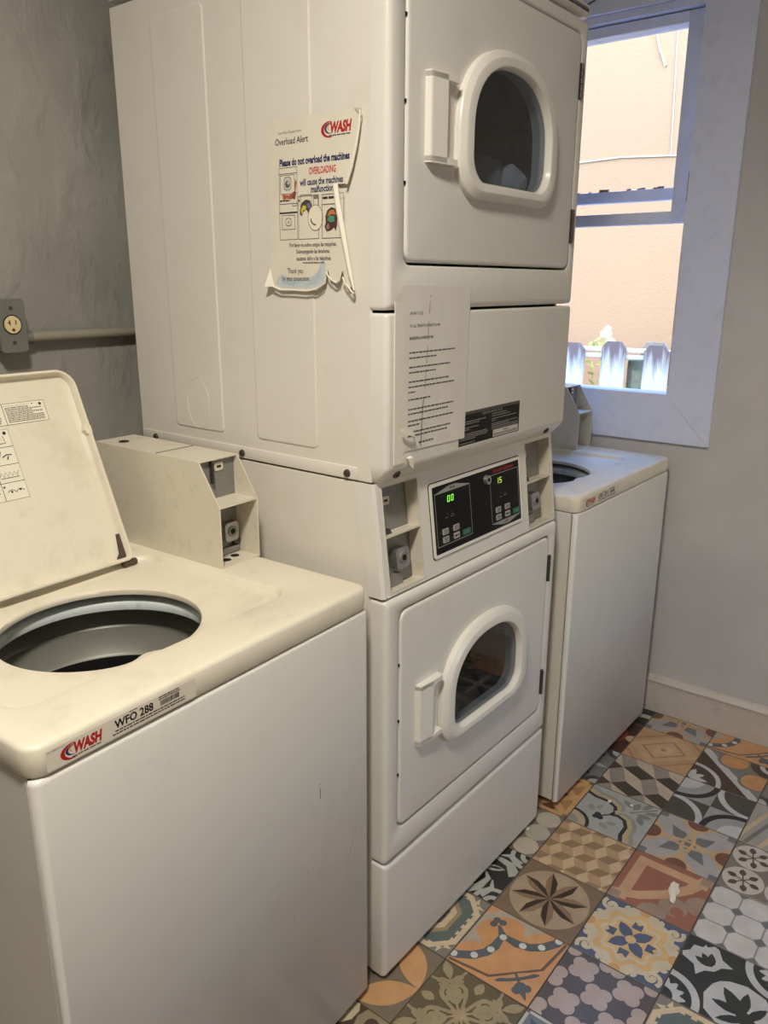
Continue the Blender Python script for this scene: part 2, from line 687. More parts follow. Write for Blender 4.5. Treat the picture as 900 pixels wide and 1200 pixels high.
def wash_logo(P, x, y, h, tail=True):
    """red slanted WASH with a red, blue and ochre swoosh; (x, y) is the base of the W, h its height"""
    red, blue, och = (178, 34, 34), (40, 48, 92), (214, 150, 60)

    def cres(cx, cy, r, t, col, a0, a1):
        n = 22
        o, i_ = [], []
        for k in range(n + 1):
            a = R(a0 + (a1 - a0) * k / n)
            w_ = t * math.sin(PI * (0.06 + 0.90 * k / n)) ** 0.8
            o.append((cx + 1.5 * r * math.cos(a), cy + r * math.sin(a)))
            i_.append((cx + 1.5 * (r - w_) * math.cos(a) + 0.1 * w_, cy + (r - w_) * math.sin(a)))
        P.poly(o + i_[::-1], col)
    cres(x + 0.02 * h, y + 0.34 * h, 0.80 * h, 0.27 * h, red, 76, 292)
    cres(x + 0.10 * h, y + 0.44 * h, 0.52 * h, 0.17 * h, blue, 72, 285)
    cres(x + 0.14 * h, y + 0.54 * h, 0.30 * h, 0.10 * h, och, 70, 260)
    P.text('WASH', x, y, h, red, width=2.95 * h, bold=0.055, shear=0.16, res=3)
    if tail:
        P.bars(x - 0.1 * h, y - 0.34 * h, 3.0 * h, 0.13 * h, (90, 80, 76), 5)


# ------------------------------------------------------------------ room shell
XW = 1.474      # right wall face
YB = 0.80       # back wall face
XL, YF, ZC = -1.95, -2.05, 2.62
WY0, WY1, WZ0, WZ1 = 0.010, 0.70, 1.092, 2.20   # window opening in the right wall

fl = MB().box(XL - 0.1, XW + 0.12, YF - 0.1, YB + 0.1, -0.06, -0.0016).build('floor', M['grout'])
tag(fl, kind='structure')
tag(MB().box(XL - 0.1, XW + 0.12, YB, YB + 0.1, -0.06, ZC).build('wall_back', M['wall_back']), kind='structure')
tag(MB().box(XL - 0.1, XL, YF - 0.1, YB, -0.06, ZC).build('wall_left', M['wall_left']), kind='structure')
wf = MB()                                   # front wall, behind the camera, with an opening added for fill daylight
DX0, DX1, DZ0, DZ = 0.42, 0.90, 0.72, 1.25
wf.box(XL, DX0, YF - 0.1, YF, -0.06, ZC)
wf.box(DX1, XW, YF - 0.1, YF, -0.06, ZC)
wf.box(DX0, DX1, YF - 0.1, YF, DZ, ZC)
wf.box(DX0, DX1, YF - 0.1, YF, -0.06, DZ0)
tag(wf.build('wall_front', M['wall_far']), kind='structure')
tag(MB().box(XL - 0.1, XW + 0.12, YF - 0.1, YB + 0.1, ZC, ZC + 0.08).build('ceiling', M['ceiling']), kind='structure')
wr = MB()
wr.box(XW, XW + 0.12, YF - 0.1, WY0, -0.06, ZC)
wr.box(XW, XW + 0.12, WY1, YB, -0.06, ZC)
wr.box(XW, XW + 0.05, WY0, WY1, -0.06, WZ0)
wr.box(XW, XW + 0.12, WY0, WY1, WZ1, ZC)
tag(wr.build('wall_right', M['wall_right']), kind='structure')

# baseboard with a moulded cap
bb = MB()
prof = [(0, 0), (-0.016, 0), (-0.016, 0.108), (-0.020, 0.110), (-0.021, 0.116), (-0.015, 0.119), (-0.013, 0.126), (-0.007, 0.132), (0, 0.133)]
bb.prism(prof, lambda x, z: (XW + x, YF, z), lambda x, z: (XW + x, YB - 0.001, z))
tag(bb.build('baseboard_right', M['baseboard'], smooth=50), kind='structure')

# window: casing boards, jambs, raised lower sash and the upper sash behind it
win = empty('window_1', (XW, (WY0 + WY1) / 2, WZ0))
tag(win, kind='structure')


def wpart(name, boxes, mat, bev=0.002):
    mb = MB()
    for b in boxes:
        mb.box(*b, bev=bev)
    o = mb.build(name, mat, win)
    o.matrix_parent_inverse = Matrix.Translation(win.location).inverted()
    return o


CA = 0.145
cas = MB()   # right casing board, mitred at the bottom corner
cas.prism([(WY0, WZ0), (WY0 - CA + 0.002, WZ0 - CA - 0.006), (WY0 - CA + 0.002, 2.34), (WY0, 2.34)],
          lambda y, z: (XW - 0.018, y, z), lambda y, z: (XW + 0.0, y, z))
o = cas.build('casing', M['trim'], win)
o.matrix_parent_inverse = Matrix.Translation(win.location).inverted()
cas = MB()
cas.prism([(WY0 + 0.0012, WZ0), (WY0 - CA + 0.0035, WZ0 - CA - 0.006), (0.79, WZ0 - CA - 0.006), (0.79, WZ0)],
          lambda y, z: (XW - 0.0175, y, z), lambda y, z: (XW + 0.0, y, z))
o = cas.build('casing', M['trim'], win)
o.matrix_parent_inverse = Matrix.Translation(win.location).inverted()
for za_, zb_ in ((1.12, 1.24), (1.27, 1.40), (1.44, 1.52), (1.66, 1.74)):
    wpart('paint_crack', [(XW - 0.0186, XW - 0.0178, WY0 - 0.0022, WY0 - 0.0004, za_, zb_)], M['old_wood'], 0)
wpart('casing', [(XW - 0.018, XW, WY1, 0.79, WZ0, 2.34)], M['trim'])
wpart('casing', [(XW - 0.018, XW, WY0, 0.79, WZ1, 2.34)], M['trim'])
wpart('sill', [(XW - 0.004, XW + 0.052, WY0, WY1, WZ0 - 0.02, WZ0 + 0.002)], M['trim'])
wpart('jamb', [(XW + 0.0005, XW + 0.119, WY0 - 0.004, WY0 + 0.0009, WZ0 + 0.003, WZ1 - 0.02)], M['trim'], 0)
wpart('jamb', [(XW + 0.0005, XW + 0.119, WY1 - 0.0009, WY1 + 0.004, WZ0 + 0.003, WZ1 - 0.02)], M['trim'], 0)
wpart('jamb', [(XW + 0.0005, XW + 0.119, WY0 + 0.0005, WY1 - 0.0005, WZ1 - 0.02, WZ1 + 0.004)], M['trim'], 0)


def sash(name, x0, x1, z0, z1, st, rb, rt, mat):
    s = wpart(name, [(x0, x1, WY0 + 0.001, WY0 + st, z0, z1), (x0, x1, WY1 - st, WY1 - 0.001, z0, z1),
                     (x0, x1, WY0 + st, WY1 - st, z0, z0 + rb), (x0, x1, WY0 + st, WY1 - st, z1 - rt, z1)], mat)
    p = MB().box((x0 + x1) / 2 - 0.002, (x0 + x1) / 2 + 0.002, WY0 + st - 0.004, WY1 - st + 0.004, z0 + rb - 0.004, z1 - rt + 0.004)
    p = p.build('pane', M['pane'], s, smooth=0)
    p.matrix_parent_inverse = s.matrix_world.inverted()
    return s


sash('lower_sash', XW + 0.030, XW + 0.062, 1.604, 2.178, 0.058, 0.035, 0.03, M['trim'])
sash('upper_sash', XW + 0.070, XW + 0.102, 1.676, 2.180, 0.066, 0.034, 0.03, M['trim'])
# dusty web and debris lying on the outer rail
wb = MB()
rr = random.Random(3)
for k in range(26):
    y = rr.uniform(0.10, 0.60)
    wb.box(XW + 0.0702 + rr.random() * 0.02, XW + 0.076 + rr.random() * 0.02, y, y + rr.uniform(0.004, 0.02), 1.7095, 1.712 + rr.random() * 0.007)
o = tag(wb.build('rail_debris', M['old_wood'], win, smooth=0), kind='stuff')
o.matrix_parent_inverse = Matrix.Translation(win.location).inverted()
# dangling hook at the head of the window
hk = MB().tube([(XW - 0.020, 0.36, 2.232), (XW - 0.024, 0.34, 2.236), (XW - 0.024, 0.31, 2.25), (XW - 0.022, 0.285, 2.256), (XW - 0.019, 0.28, 2.272)], 0.002, 6)
o = hk.build('sash_hook', M['screw'], win)
o.matrix_parent_inverse = Matrix.Translation(win.location).inverted()

fill_win = empty('fill_window', (0, 0, 0))  # unseen window, added to bring daylight onto the machine fronts
tag(fill_win, kind='structure')
for b_ in ((DX0 - 0.07, DX0, YF, YF + 0.018, DZ0 - 0.07, DZ + 0.07), (DX1, DX1 + 0.07, YF, YF + 0.018, DZ0 - 0.07, DZ + 0.07),
           (DX0, DX1, YF, YF + 0.018, DZ, DZ + 0.07), (DX0, DX1, YF, YF + 0.018, DZ0 - 0.07, DZ0)):
    MB().box(*b_).build('casing', M['trim'], fill_win)
MB().box(DX0, DX1, YF - 0.05, YF - 0.046, DZ0, DZ).build('pane', M['fill_pane'], fill_win, smooth=0)
# ceiling lamp housing (above the frame)
lh = MB().lathe(-0.98, -0.54, [(0.02, 2.62), (0.17, 2.62), (0.17, 2.50), (0.16, 2.485), (0.15, 2.495), (0.02, 2.50)], 40)
tag(lh.build('ceiling_light', M['lamp']), 'round white ceiling light fixture in front of the washers', 'light')

# ------------------------------------------------------------------ floor tiles
TP, TX0, TY0 = 0.2012, 0.133, -0.066
S2 = math.sqrt(2)
DIAG = lambda p, q: ((p + q) / S2, (q - p) / S2)      # p runs left to right, q upwards in the photo


def fill(P, c):
    P.rect(-1.01, 1.01, -1.01, 1.01, c)


def tumbling(P, E1, E2, E3, cols, s):
    for i in range(-9, 10):
        for j in range(-9, 10):
            cx = s * (i * (E1[0] + E2[0]) + j * (E1[0] + E3[0]))
            cy = s * (i * (E1[1] + E2[1]) + j * (E1[1] + E3[1]))
            if abs(cx) > 1 + 1.2 * s or abs(cy) > 1 + 1.2 * s:
                continue
            V = lambda a, b, c: (cx + s * (a * E1[0] + b * E2[0] + c * E3[0]), cy + s * (a * E1[1] + b * E2[1] + c * E3[1]))
            for poly, col in (([V(0, 0, 0), V(0, 0, 1), V(1, 0, 0), V(0, 1, 0)], cols[0]),
                              ([V(0, 0, 0), V(0, 1, 0), V(0, 0, -1), V(-1, 0, 0)], cols[1]),
                              ([V(0, 0, 0), V(-1, 0, 0), V(0, -1, 0), V(0, 0, 1)], cols[2])):
                P.poly(poly, col)
                P.h = 4e-5


def spiral(P, x, y, r, a0, turns, wd, col, sg=1):
    pts = []
    n = 26
    for i in range(n + 1):
        t = i / n
        a = R(a0) + sg * turns * 2 * PI * t
        pts.append((x + r * (1 - 0.86 * t) * math.cos(a), y + r * (1 - 0.86 * t) * math.sin(a)))
    P.line(pts, wd, col)
    P.disc(pts[-1][0], pts[-1][1], wd * 0.75, col, 12)


def leaf(P, x, y, a, l, wd, col):
    a = R(a)
    c, s = math.cos(a), math.sin(a)
    pts = [(0, 0), (0.25, 0.8), (0.5, 1), (0.78, 0.65), (1, 0), (0.78, -0.65), (0.5, -1), (0.25, -0.8)]
    P.poly([(x + p * l * c - q * wd / 2 * s, y + p * l * s + q * wd / 2 * c) for p, q in pts], col)


def t_olive(P):
    b, f = (106, 95, 66), (160, 146, 108)
    fill(P, b)
    for k in range(4):
        a = k * 90
        c, s = math.cos(R(a)), math.sin(R(a))
        P.T = lambda x, y, c=c, s=s: (x * c - y * s, x * s + y * c)
        for sg in (1, -1):
            spiral(P, 0.30, 0.46 * sg, 0.26, -110 * sg, 1.35, 0.10, f, sg)
            P.line([(0.03, 0), (0.2, 0.05 * sg), (0.5, 0.14 * sg), (0.66, 0.34 * sg), (0.6, 0.62 * sg), (0.36, 0.74 * sg)], 0.075, f)
            leaf(P, 0.86, 0.42 * sg, 180 - 40 * sg, 0.26, 0.15, f)
        leaf(P, 0.62, 0, 0, 0.34, 0.22, f)
        leaf(P, 0.98, 0.98, 225, 0.5, 0.22, f)
        P.line([(0.1, 0.1), (0.6, 0.6)], 0.05, f)
        P.arc(1, 1, 0.52, 0.58, 180, 270, f)
    P.T = None
    st = [(0.24 * (1 if i % 2 == 0 else 0.45) * math.cos(R(22.5 * i)), 0.24 * (1 if i % 2 == 0 else 0.45) * math.sin(R(22.5 * i))) for i in range(16)]
    P.poly(st, (176, 150, 112))


def t_crown(P):
    og, bl, gr, wt = (205, 142, 72), (92, 100, 106), (178, 166, 146), (206, 212, 212)
    fill(P, og)
    P.T = DIAG
    P.poly([(-1.45, 0.0), (-1.3, 0.22), (-0.95, 0.13), (-0.5, 0.22), (-0.25, 0.42), (0, 0.62), (0.25, 0.42), (0.5, 0.22), (0.95, 0.13), (1.3, 0.22), (1.45, 0.1), (1.5, 1.5), (-1.5, 1.5)], gr)
    P.disc(-0.80, 0.20, 0.40, og, ry=0.22)
    P.disc(0.80, 0.20, 0.40, og, ry=0.22)
    P.poly([(0, 0.40), (-0.50, 0.14), (-0.60, 0.55), (-0.52, 0.80), (-0.3, 0.97), (0, 1.02), (0.3, 0.97), (0.52, 0.80), (0.60, 0.55), (0.50, 0.14)], (204, 138, 62))
    P.poly([(-0.62, 0.75), (-0.72, 0.5), (-0.55, 0.28), (-0.52, 0.52)], gr)
    P.poly([(0.62, 0.75), (0.72, 0.5), (0.55, 0.28), (0.52, 0.52)], gr)
    P.poly([(0, 1.15), (-0.22, 1.24), (0, 1.5), (0.22, 1.24)], og)
    P.poly([(-1.5, -0.1), (-0.85, -0.08), (-0.4, 0.0), (0, 0.33), (0.4, 0.0), (0.85, -0.08), (1.5, 0.0), (1.0, -1.2), (-1.0, -1.2)], og)
    P.line([(-1.42, 0.25), (-1.15, 0.09), (-0.8, 0.02), (-0.5, 0.06), (-0.25, 0.2), (0, 0.46), (0.25, 0.2), (0.5, 0.06), (0.8, 0.02), (1.15, 0.09), (1.42, 0.25)], 0.22, bl)
    P.poly([(-0.09, 0.5), (0.09, 0.5), (0.03, 0.78), (-0.03, 0.78)], bl)
    P.disc(0, 0.94, 0.09, bl, 14)
    P.disc(-0.11, 0.84, 0.09, bl, 14)
    P.disc(0.11, 0.84, 0.09, bl, 14)
    for p, q in ((-1.22, 0.13), (-0.78, 0.02), (-0.37, 0.12), (0, 0.42), (0.37, 0.12), (0.78, 0.02), (1.22, 0.13)):
        P.disc(p, q, 0.085, wt, 16)
    ln = (112, 92, 72)
    P.line([(-1.36, 0.02), (-0.6, -0.57)], 0.07, ln)
    P.line([(-0.62, -0.57), (0.62, -0.57)], 0.06, ln)
    P.line([(0.6, -0.57), (1.36, 0.02)], 0.07, ln)
    P.disc(0, -0.70, 0.5, bl, 24, 0.07)
    P.disc(0, -0.64, 0.36, og, 20, 0.05)
    P.line([(0, -0.58), (0, -0.9)], 0.06, bl)
    P.disc(0, -0.95, 0.14, bl, 16)
    P.disc(-0.12, -1.0, 0.1, bl, 14)
    P.disc(0.12, -1.0, 0.1, bl, 14)
    P.poly([(-0.1, -1.0), (0.1, -1.0), (0.0, -1.3)], bl)
    P.T = None


def t_star(P):
    bgc, ci, dk, md = (128, 104, 78), (174, 150, 118), (60, 46, 34), (140, 110, 80)
    fill(P, bgc)
    P.disc(0, 0, 0.96, ci, 48)
    for k in range(8):
        a = R(45 * k + 20)
        tip = (0.92 * math.cos(a), 0.92 * math.sin(a))
        for sg, col in ((-1, dk), (1, md)):
            b = a + sg * R(22.5)
            m_ = a + sg * R(13)
            P.poly([(0, 0), (0.34 * math.cos(b), 0.34 * math.sin(b)), (0.62 * math.cos(m_), 0.62 * math.sin(m_)), tip], col)


def t_cubes(P):
    fill(P, (180, 146, 100))
    c3, s3 = math.cos(R(30)), 0.5
    tumbling(P, (0, 1), (c3, s3), (-c3, s3), ((206, 174, 130), (182, 148, 104), (150, 118, 78)), 0.34)


def t_scallop(P):
    b, g, nv, be, gy = (170, 174, 170), (128, 132, 126), (48, 52, 60), (186, 166, 124), (150, 152, 146)
    fill(P, b)
    P.T = DIAG
    for sg in (1, -1):
        P.line([(0.02, 0), (0.18, 0.06 * sg), (0.30, 0.30 * sg), (0.22, 0.62 * sg), (-0.06, 0.92 * sg), (-0.2, 1.3 * sg)], 0.34, be)
        P.line([(0.10, 0), (0.26, 0.06 * sg), (0.40, 0.30 * sg), (0.32, 0.64 * sg), (0.04, 0.98 * sg), (-0.08, 1.3 * sg)], 0.12, gy)
        P.line([(-0.10, 0), (0.06, 0.08 * sg), (0.16, 0.30 * sg), (0.08, 0.58 * sg), (-0.20, 0.86 * sg), (-0.36, 1.2 * sg)], 0.11, nv)
        leaf(P, 0.62, 0.1 * sg, 38 * sg, 0.4, 0.22, g)
        leaf(P, 0.62, 0.18 * sg, 100 * sg, 0.42, 0.2, g)
        leaf(P, 0.85, 0.08 * sg, 20 * sg, 0.5, 0.18, g)
        leaf(P, -0.55, 0.25 * sg, 75 * sg, 0.34, 0.2, gy)
        leaf(P, -0.4, 0.3 * sg, 30 * sg, 0.3, 0.16, gy)
    P.line([(0.45, 0), (1.3, 0)], 0.05, g)
    P.line([(-0.08, 0), (-0.5, 0)], 0.05, nv)
    P.disc(-0.55, 0, 0.10, nv, 16, 0.09)
    P.disc(-0.46, 0.08, 0.09, nv, 14)
    P.disc(-0.46, -0.08, 0.09, nv, 14)
    P.T = None
    P.disc(-1, 1, 0.62, be, 30)
    P.arc(-1, 1, 0.52, 0.62, 270, 360, nv)
    P.disc(-1, 1, 0.32, gy, 24)


def t_rhombs(P):
    fill(P, (150, 140, 128))
    tumbling(P, (0.6667, 0.3333), (0.3333, 0.6667), (0.3333, -0.3333), ((72, 62, 52), (192, 174, 150), (148, 140, 130)), 1.0)


def t_tan(P):
    a, b, c = (192, 146, 94), (172, 124, 74), (202, 160, 108)
    fill(P, a)
    P.T = DIAG
    for h, col in ((1.18, b), (1.08, a), (0.86, c), (0.56, b), (0.48, c)):
        P.rect(-h, h, -h * 0.72, h * 0.72, col)
    for dx, dy in ((0.18, 0), (-0.18, 0), (0, 0.15), (0, -0.15)):
        P.disc(dx, dy, 0.15, (210, 172, 122), 16)
    P.disc(0, 0, 0.09, b, 14)
    P.T = None


def t_interlace(P):
    b, oc, bl, rd = (172, 168, 166), (196, 158, 100), (112, 116, 120), (120, 70, 48)
    fill(P, b)
    for k in range(4):
        a = R(45 + 90 * k)
        c, s = math.cos(a), math.sin(a)
        P.poly([(0.05 * c, 0.05 * s), (0.42 * c - 0.20 * s, 0.42 * s + 0.20 * c), (0.82 * c, 0.82 * s), (0.42 * c + 0.20 * s, 0.42 * s - 0.20 * c)], bl)
    P.poly([(0.24, 0), (0, 0.24), (-0.24, 0), (0, -0.24)], bl)
    for mx, my, a0 in ((0, -1, 0), (1, 0, 90), (0, 1, 180), (-1, 0, 270)):
        P.arc(mx, my, 1.08, 1.17, a0, a0 + 180, oc, 40)
    for mx, my in ((0, -1), (1, 0), (0, 1), (-1, 0)):
        P.disc(mx, my, 0.36, oc, 30)
        P.disc(mx, my, 0.28, rd, 30)
    for cx in (-1, 1):
        for cy in (-1, 1):
            P.rect(cx - 0.2, cx + 0.2, cy - 0.2, cy + 0.2, bl)


def t_terracotta(P):
    t, be, gy = (156, 88, 60), (198, 152, 106), (160, 134, 112)
    fill(P, t)
    P.T = DIAG
    for p in (-0.62, 0, 0.62):
        P.disc(p, -0.74 if p else -0.62, 0.34, gy, 24)
    P.disc(0.0, -0.80, 0.16, t, 18)
    P.poly([(-0.5, -0.95), (0.5, -0.95), (0, -1.5)], t)
    P.line([(-1.3, 0.10), (-0.65, -0.15), (0, -0.22), (0.65, -0.15), (1.3, 0.10)], 0.28, be)
    P.line([(-1.16, -0.16), (0.0, 1.0)], 0.27, be)
    P.line([(1.16, -0.16), (0.0, 1.0)], 0.27, be)
    P.poly([(0, 1.19), (-0.19, 1.0), (0, 0.81), (0.19, 1.0)], be)
    P.poly([(-1.22, 0.2), (-1.03, 0.01), (-1.22, -0.19), (-1.41, 0)], gy)
    P.poly([(1.22, 0.2), (1.03, 0.01), (1.22, -0.19), (1.41, 0)], gy)
    P.T = None


def t_blueflower(P):
    cr, bl, ye, go = (206, 192, 158), (78, 92, 122), (214, 172, 98), (206, 150, 66)
    fill(P, cr)
    pts = []
    for i in range(64):
        a = 2 * PI * i / 64
        r = 0.80 + 0.10 * math.cos(8 * a)
        pts.append((r * math.cos(a), r * math.sin(a)))
    P.poly(pts, ye)
    P.poly([(p[0] * 0.80, p[1] * 0.80) for p in pts], cr)
    P.poly([(p[0] * 0.70, p[1] * 0.70) for p in pts], ye)
    for k in range(4):
        a = 90 * k
        c, s = math.cos(R(a)), math.sin(R(a))
        P.poly([(0.36 * c - 0.12 * s, 0.36 * s + 0.12 * c), (0.58 * c - 0.1 * s, 0.58 * s + 0.1 * c), (0.50 * c, 0.50 * s),
                (0.58 * c + 0.1 * s, 0.58 * s - 0.1 * c), (0.36 * c + 0.12 * s, 0.36 * s - 0.12 * c)], bl)
        leaf(P, 0, 0, a + 45, 0.55, 0.30, bl)
    P.disc(0, 0, 0.12, ye, 18)
    for cx in (-1, 1):
        for cy in (-1, 1):
            P.poly([(cx, cy), (cx, cy * 0.30), (cx * 0.86, cy * 0.40), (cx * 0.78, cy * 0.62), (cx * 0.62, cy * 0.78), (cx * 0.40, cy * 0.86), (cx * 0.30, cy)], bl)
            P.T = lambda x, y, cx=cx, cy=cy: (cx * x, cy * y)
            spiral(P, 0.76, 0.76, 0.20, 45, 1.2, 0.10, cr)
            leaf(P, 0.98, 0.36, 140, 0.18, 0.1, cr)
            leaf(P, 0.36, 0.98, -50, 0.18, 0.1, cr)
            P.T = None
    for x, y in ((1, 0), (-1, 0), (0, 1), (0, -1)):
        P.disc(x, y, 0.14, go, 16)


def t_quatre(P):
    fill(P, (92, 84, 82))
    f = (180, 162, 152)
    for i in range(-3, 4):
        for j in range(-3, 4):
            if (i + j) % 2:
                continue
            x, y = i * 0.5 + 0.1, j * 0.5
            for dx, dy in ((0.125, 0.125), (-0.125, 0.125), (0.125, -0.125), (-0.125, -0.125)):
                P.disc(x + dx, y + dy, 0.162, f, 18)
            P.rect(x - 0.16, x + 0.16, y - 0.16, y + 0.16, f)
            P.h = 8e-5


def t_xarcs(P):
    dk, lt, wt, bk = (78, 74, 68), (158, 160, 160), (192, 194, 196), (48, 46, 44)
    fill(P, dk)
    P.poly([(0, 0), (1.01, 1.01), (1.01, 0.9), (1.01, -0.0), (1.01, 1.01)], dk)
    P.T = DIAG
    P.poly([(0, 0), (1.02, 1.02), (-1.02, 1.02)], lt)
    P.poly([(0, 0), (1.02, -1.02), (-1.02, -1.02)], lt)
    P.T = None
    for cx, cy, ring, ins in ((-1, 1, wt, dk), (1, -1, wt, dk), (1, 1, bk, lt), (-1, -1, bk, lt)):
        P.disc(cx, cy, 1.03, ring, 60)
        P.disc(cx, cy, 0.85, ins, 60)
        if ins is lt:
            P.disc(cx, cy, 0.55, wt, 40)


def t_lobes(P):
    br, wt, og, te = (78, 60, 50), (196, 194, 196), (200, 136, 54), (126, 128, 116)
    fill(P, te)
    P.T = DIAG
    P.poly([(-1.5, -1.5), (-0.12, -1.5), (-0.12, 1.5), (-1.5, 1.5)], br)
    P.rect(-0.16, 0.10, -1.5, 1.5, wt)
    for q in (0.56, -0.56):
        P.disc(0.46, q, 0.48, (120, 120, 118), 34, 0.46)
        P.disc(0.50, q, 0.42, og, 34, 0.40)
    P.poly([(0.08, 0.14), (0.34, 0.0), (0.08, -0.14)], te)
    P.T = None
    P.disc(1, -1, 0.62, br, 30)
    P.disc(1, -1, 0.36, wt, 26)
    P.disc(1, -1, 0.22, br, 20)
    P.disc(-1, 1, 0.98, wt, 40)
    P.disc(-1, 1, 0.84, br, 40)
    P.T = DIAG
    for sg in (1, -1):
        leaf(P, -1.35, 0, 38 * sg, 0.55, 0.22, wt)
    leaf(P, -1.25, 0, 0, 0.42, 0.2, wt)
    P.T = None


def t_octagon(P):
    fill(P, (140, 142, 142))
    p = 0.667
    for i in range(-1, 2):
        for j in range(-1, 2):
            x, y = i * p, j * p
            a, b = p / 2 - 0.018, 0.19
            P.poly([(x - a, y - b), (x - b, y - a), (x + b, y - a), (x + a, y - b), (x + a, y + b), (x + b, y + a), (x - b, y + a), (x - a, y + b)], (202, 199, 196))
            P.h = 4e-5
    for i in range(-2, 3):
        for j in range(-2, 3):
            x, y = (i + 0.5) * p, (j + 0.5) * p
            P.poly([(x - 0.13, y), (x, y - 0.13), (x + 0.13, y), (x, y + 0.13)], (108, 112, 112))
            P.h = 6e-5


def t_damask(P):
    b, wt = (54, 58, 56), (190, 192, 194)
    fill(P, b)
    P.disc(-1, 1, 0.78, wt, 40)
    P.disc(-1, 1, 0.62, b, 40)
    pts = [((0.44 + 0.06 * math.cos(14 * 2 * PI * i / 84)) * math.cos(2 * PI * i / 84) - 1, (0.44 + 0.06 * math.cos(14 * 2 * PI * i / 84)) * math.sin(2 * PI * i / 84) + 1) for i in range(84)]
    P.poly(pts, wt)
    P.disc(-1, 1, 0.24, b, 24)
    P.disc(1, -1, 0.78, wt, 40)
    P.disc(1, -1, 0.62, b, 40)
    P.poly([(-p[0], -p[1]) for p in pts], wt)
    P.disc(1, -1, 0.24, b, 24)
    P.T = DIAG
    # shield with a tulip below the top corner
    P.poly([(-0.34, 1.12), (-0.20, 1.02), (-0.06, 1.12), (0.1, 1.02), (0.3, 1.14), (0.42, 0.9), (0.34, 0.62), (0.44, 0.36), (0.2, 0.42), (0.0, 0.36), (-0.2, 0.42), (-0.44, 0.36), (-0.34, 0.62), (-0.46, 0.9)], wt)
    for a in (60, 90, 120):
        leaf(P, 0, 0.48, a, 0.40, 0.18, b)
    P.poly([(-0.42, 1.0), (0, 1.45), (0.42, 1.0), (0.2, 1.0), (0.2, 1.15), (-0.2, 1.15), (-0.2, 1.0)], b)
    # large white lobe with a dark lily rising from the bottom corner
    P.poly([(-0.62, -0.85), (-0.70, -0.45), (-0.5, -0.1), (-0.2, 0.08), (0, 0.12), (0.2, 0.08), (0.5, -0.1), (0.70, -0.45), (0.62, -0.85), (0.2, -1.4), (-0.2, -1.4)], wt)
    leaf(P, 0, -0.75, 90, 0.72, 0.30, b)
    for sg in (1, -1):
        leaf(P, 0, -0.72, 90 + 42 * sg, 0.62, 0.22, b)
        leaf(P, 0, -0.85, 90 + 75 * sg, 0.6, 0.2, b)
    P.poly([(-0.12, -0.6), (0.12, -0.6), (0.2, -1.3), (-0.2, -1.3)], b)
    P.T = None


def t_sprigs(P):
    b, wt, br, bl = (128, 118, 110), (196, 190, 182), (92, 62, 52), (64, 76, 110)
    fill(P, b)
    for i, (x, y) in enumerate(((-0.5, 0.5), (0.5, 0.5), (-0.5, -0.5), (0.5, -0.5))):
        P.disc(x, y, 0.49, wt, 36)
        c = bl if i == 3 else br
        for k in range(6):
            a = 60 * k + 15
            P.line([(x, y), (x + 0.2 * math.cos(R(a)), y + 0.2 * math.sin(R(a)))], 0.035, br)
            leaf(P, x + 0.16 * math.cos(R(a)), y + 0.16 * math.sin(R(a)), a, 0.26, 0.17, c if k % 2 else br)
    P.disc(0, 0, 0.12, b, 16)


def t_petals(P):
    b, og = (126, 112, 92), (204, 148, 80)
    fill(P, b)
    for k in range(4):
        a0, a1 = R(90 * k), R(90 * k + 90)
        A, B = (math.cos(a0), math.sin(a0)), (math.cos(a1), math.sin(a1))
        mx, my = (A[0] + B[0]) / 2, (A[1] + B[1]) / 2
        d = math.hypot(mx, my)
        nx, ny = mx / d, my / d
        up, dn = [], []
        for i in range(13):
            t = i / 12
            h = 0.34 * 4 * t * (1 - t)
            px, py = A[0] + (B[0] - A[0]) * t, A[1] + (B[1] - A[1]) * t
            up.append((px + nx * h * 0.9, py + ny * h * 0.9))
            dn.append((px - nx * h * 0.9, py - ny * h * 0.9))
        P.poly(up + dn[::-1], og)
    P.poly([(0.34, 0), (0, 0.34), (-0.34, 0), (0, -0.34)], (112, 100, 84))


def t_teal(P):
    te, cr, tn, gy = (98, 112, 108), (212, 190, 150), (164, 142, 104), (130, 128, 116)
    fill(P, gy)
    for h, c in ((0.98, cr), (0.86, te), (0.60, tn), (0.50, cr), (0.36, gy)):
        P.poly([(h, h * 0.55), (h * 0.55, h), (-h * 0.55, h), (-h, h * 0.55), (-h, -h * 0.55), (-h * 0.55, -h), (h * 0.55, -h), (h, -h * 0.55)], c)
    st = [(0.36 * (1 if i % 2 == 0 else 0.55) * math.cos(R(45 * i)), 0.36 * (1 if i % 2 == 0 else 0.55) * math.sin(R(45 * i))) for i in range(8)]
    P.poly(st, te)
    for i in range(-3, 4):
        for k in range(4):
            c, s = math.cos(R(90 * k)), math.sin(R(90 * k))
            P.T = lambda x, y, c=c, s=s: (x * c - y * s, x * s + y * c)
            P.poly([(0.80, i * 0.24 - 0.07), (0.99, i * 0.24), (0.80, i * 0.24 + 0.07)], cr)
            P.h -= P.step
    P.T = None


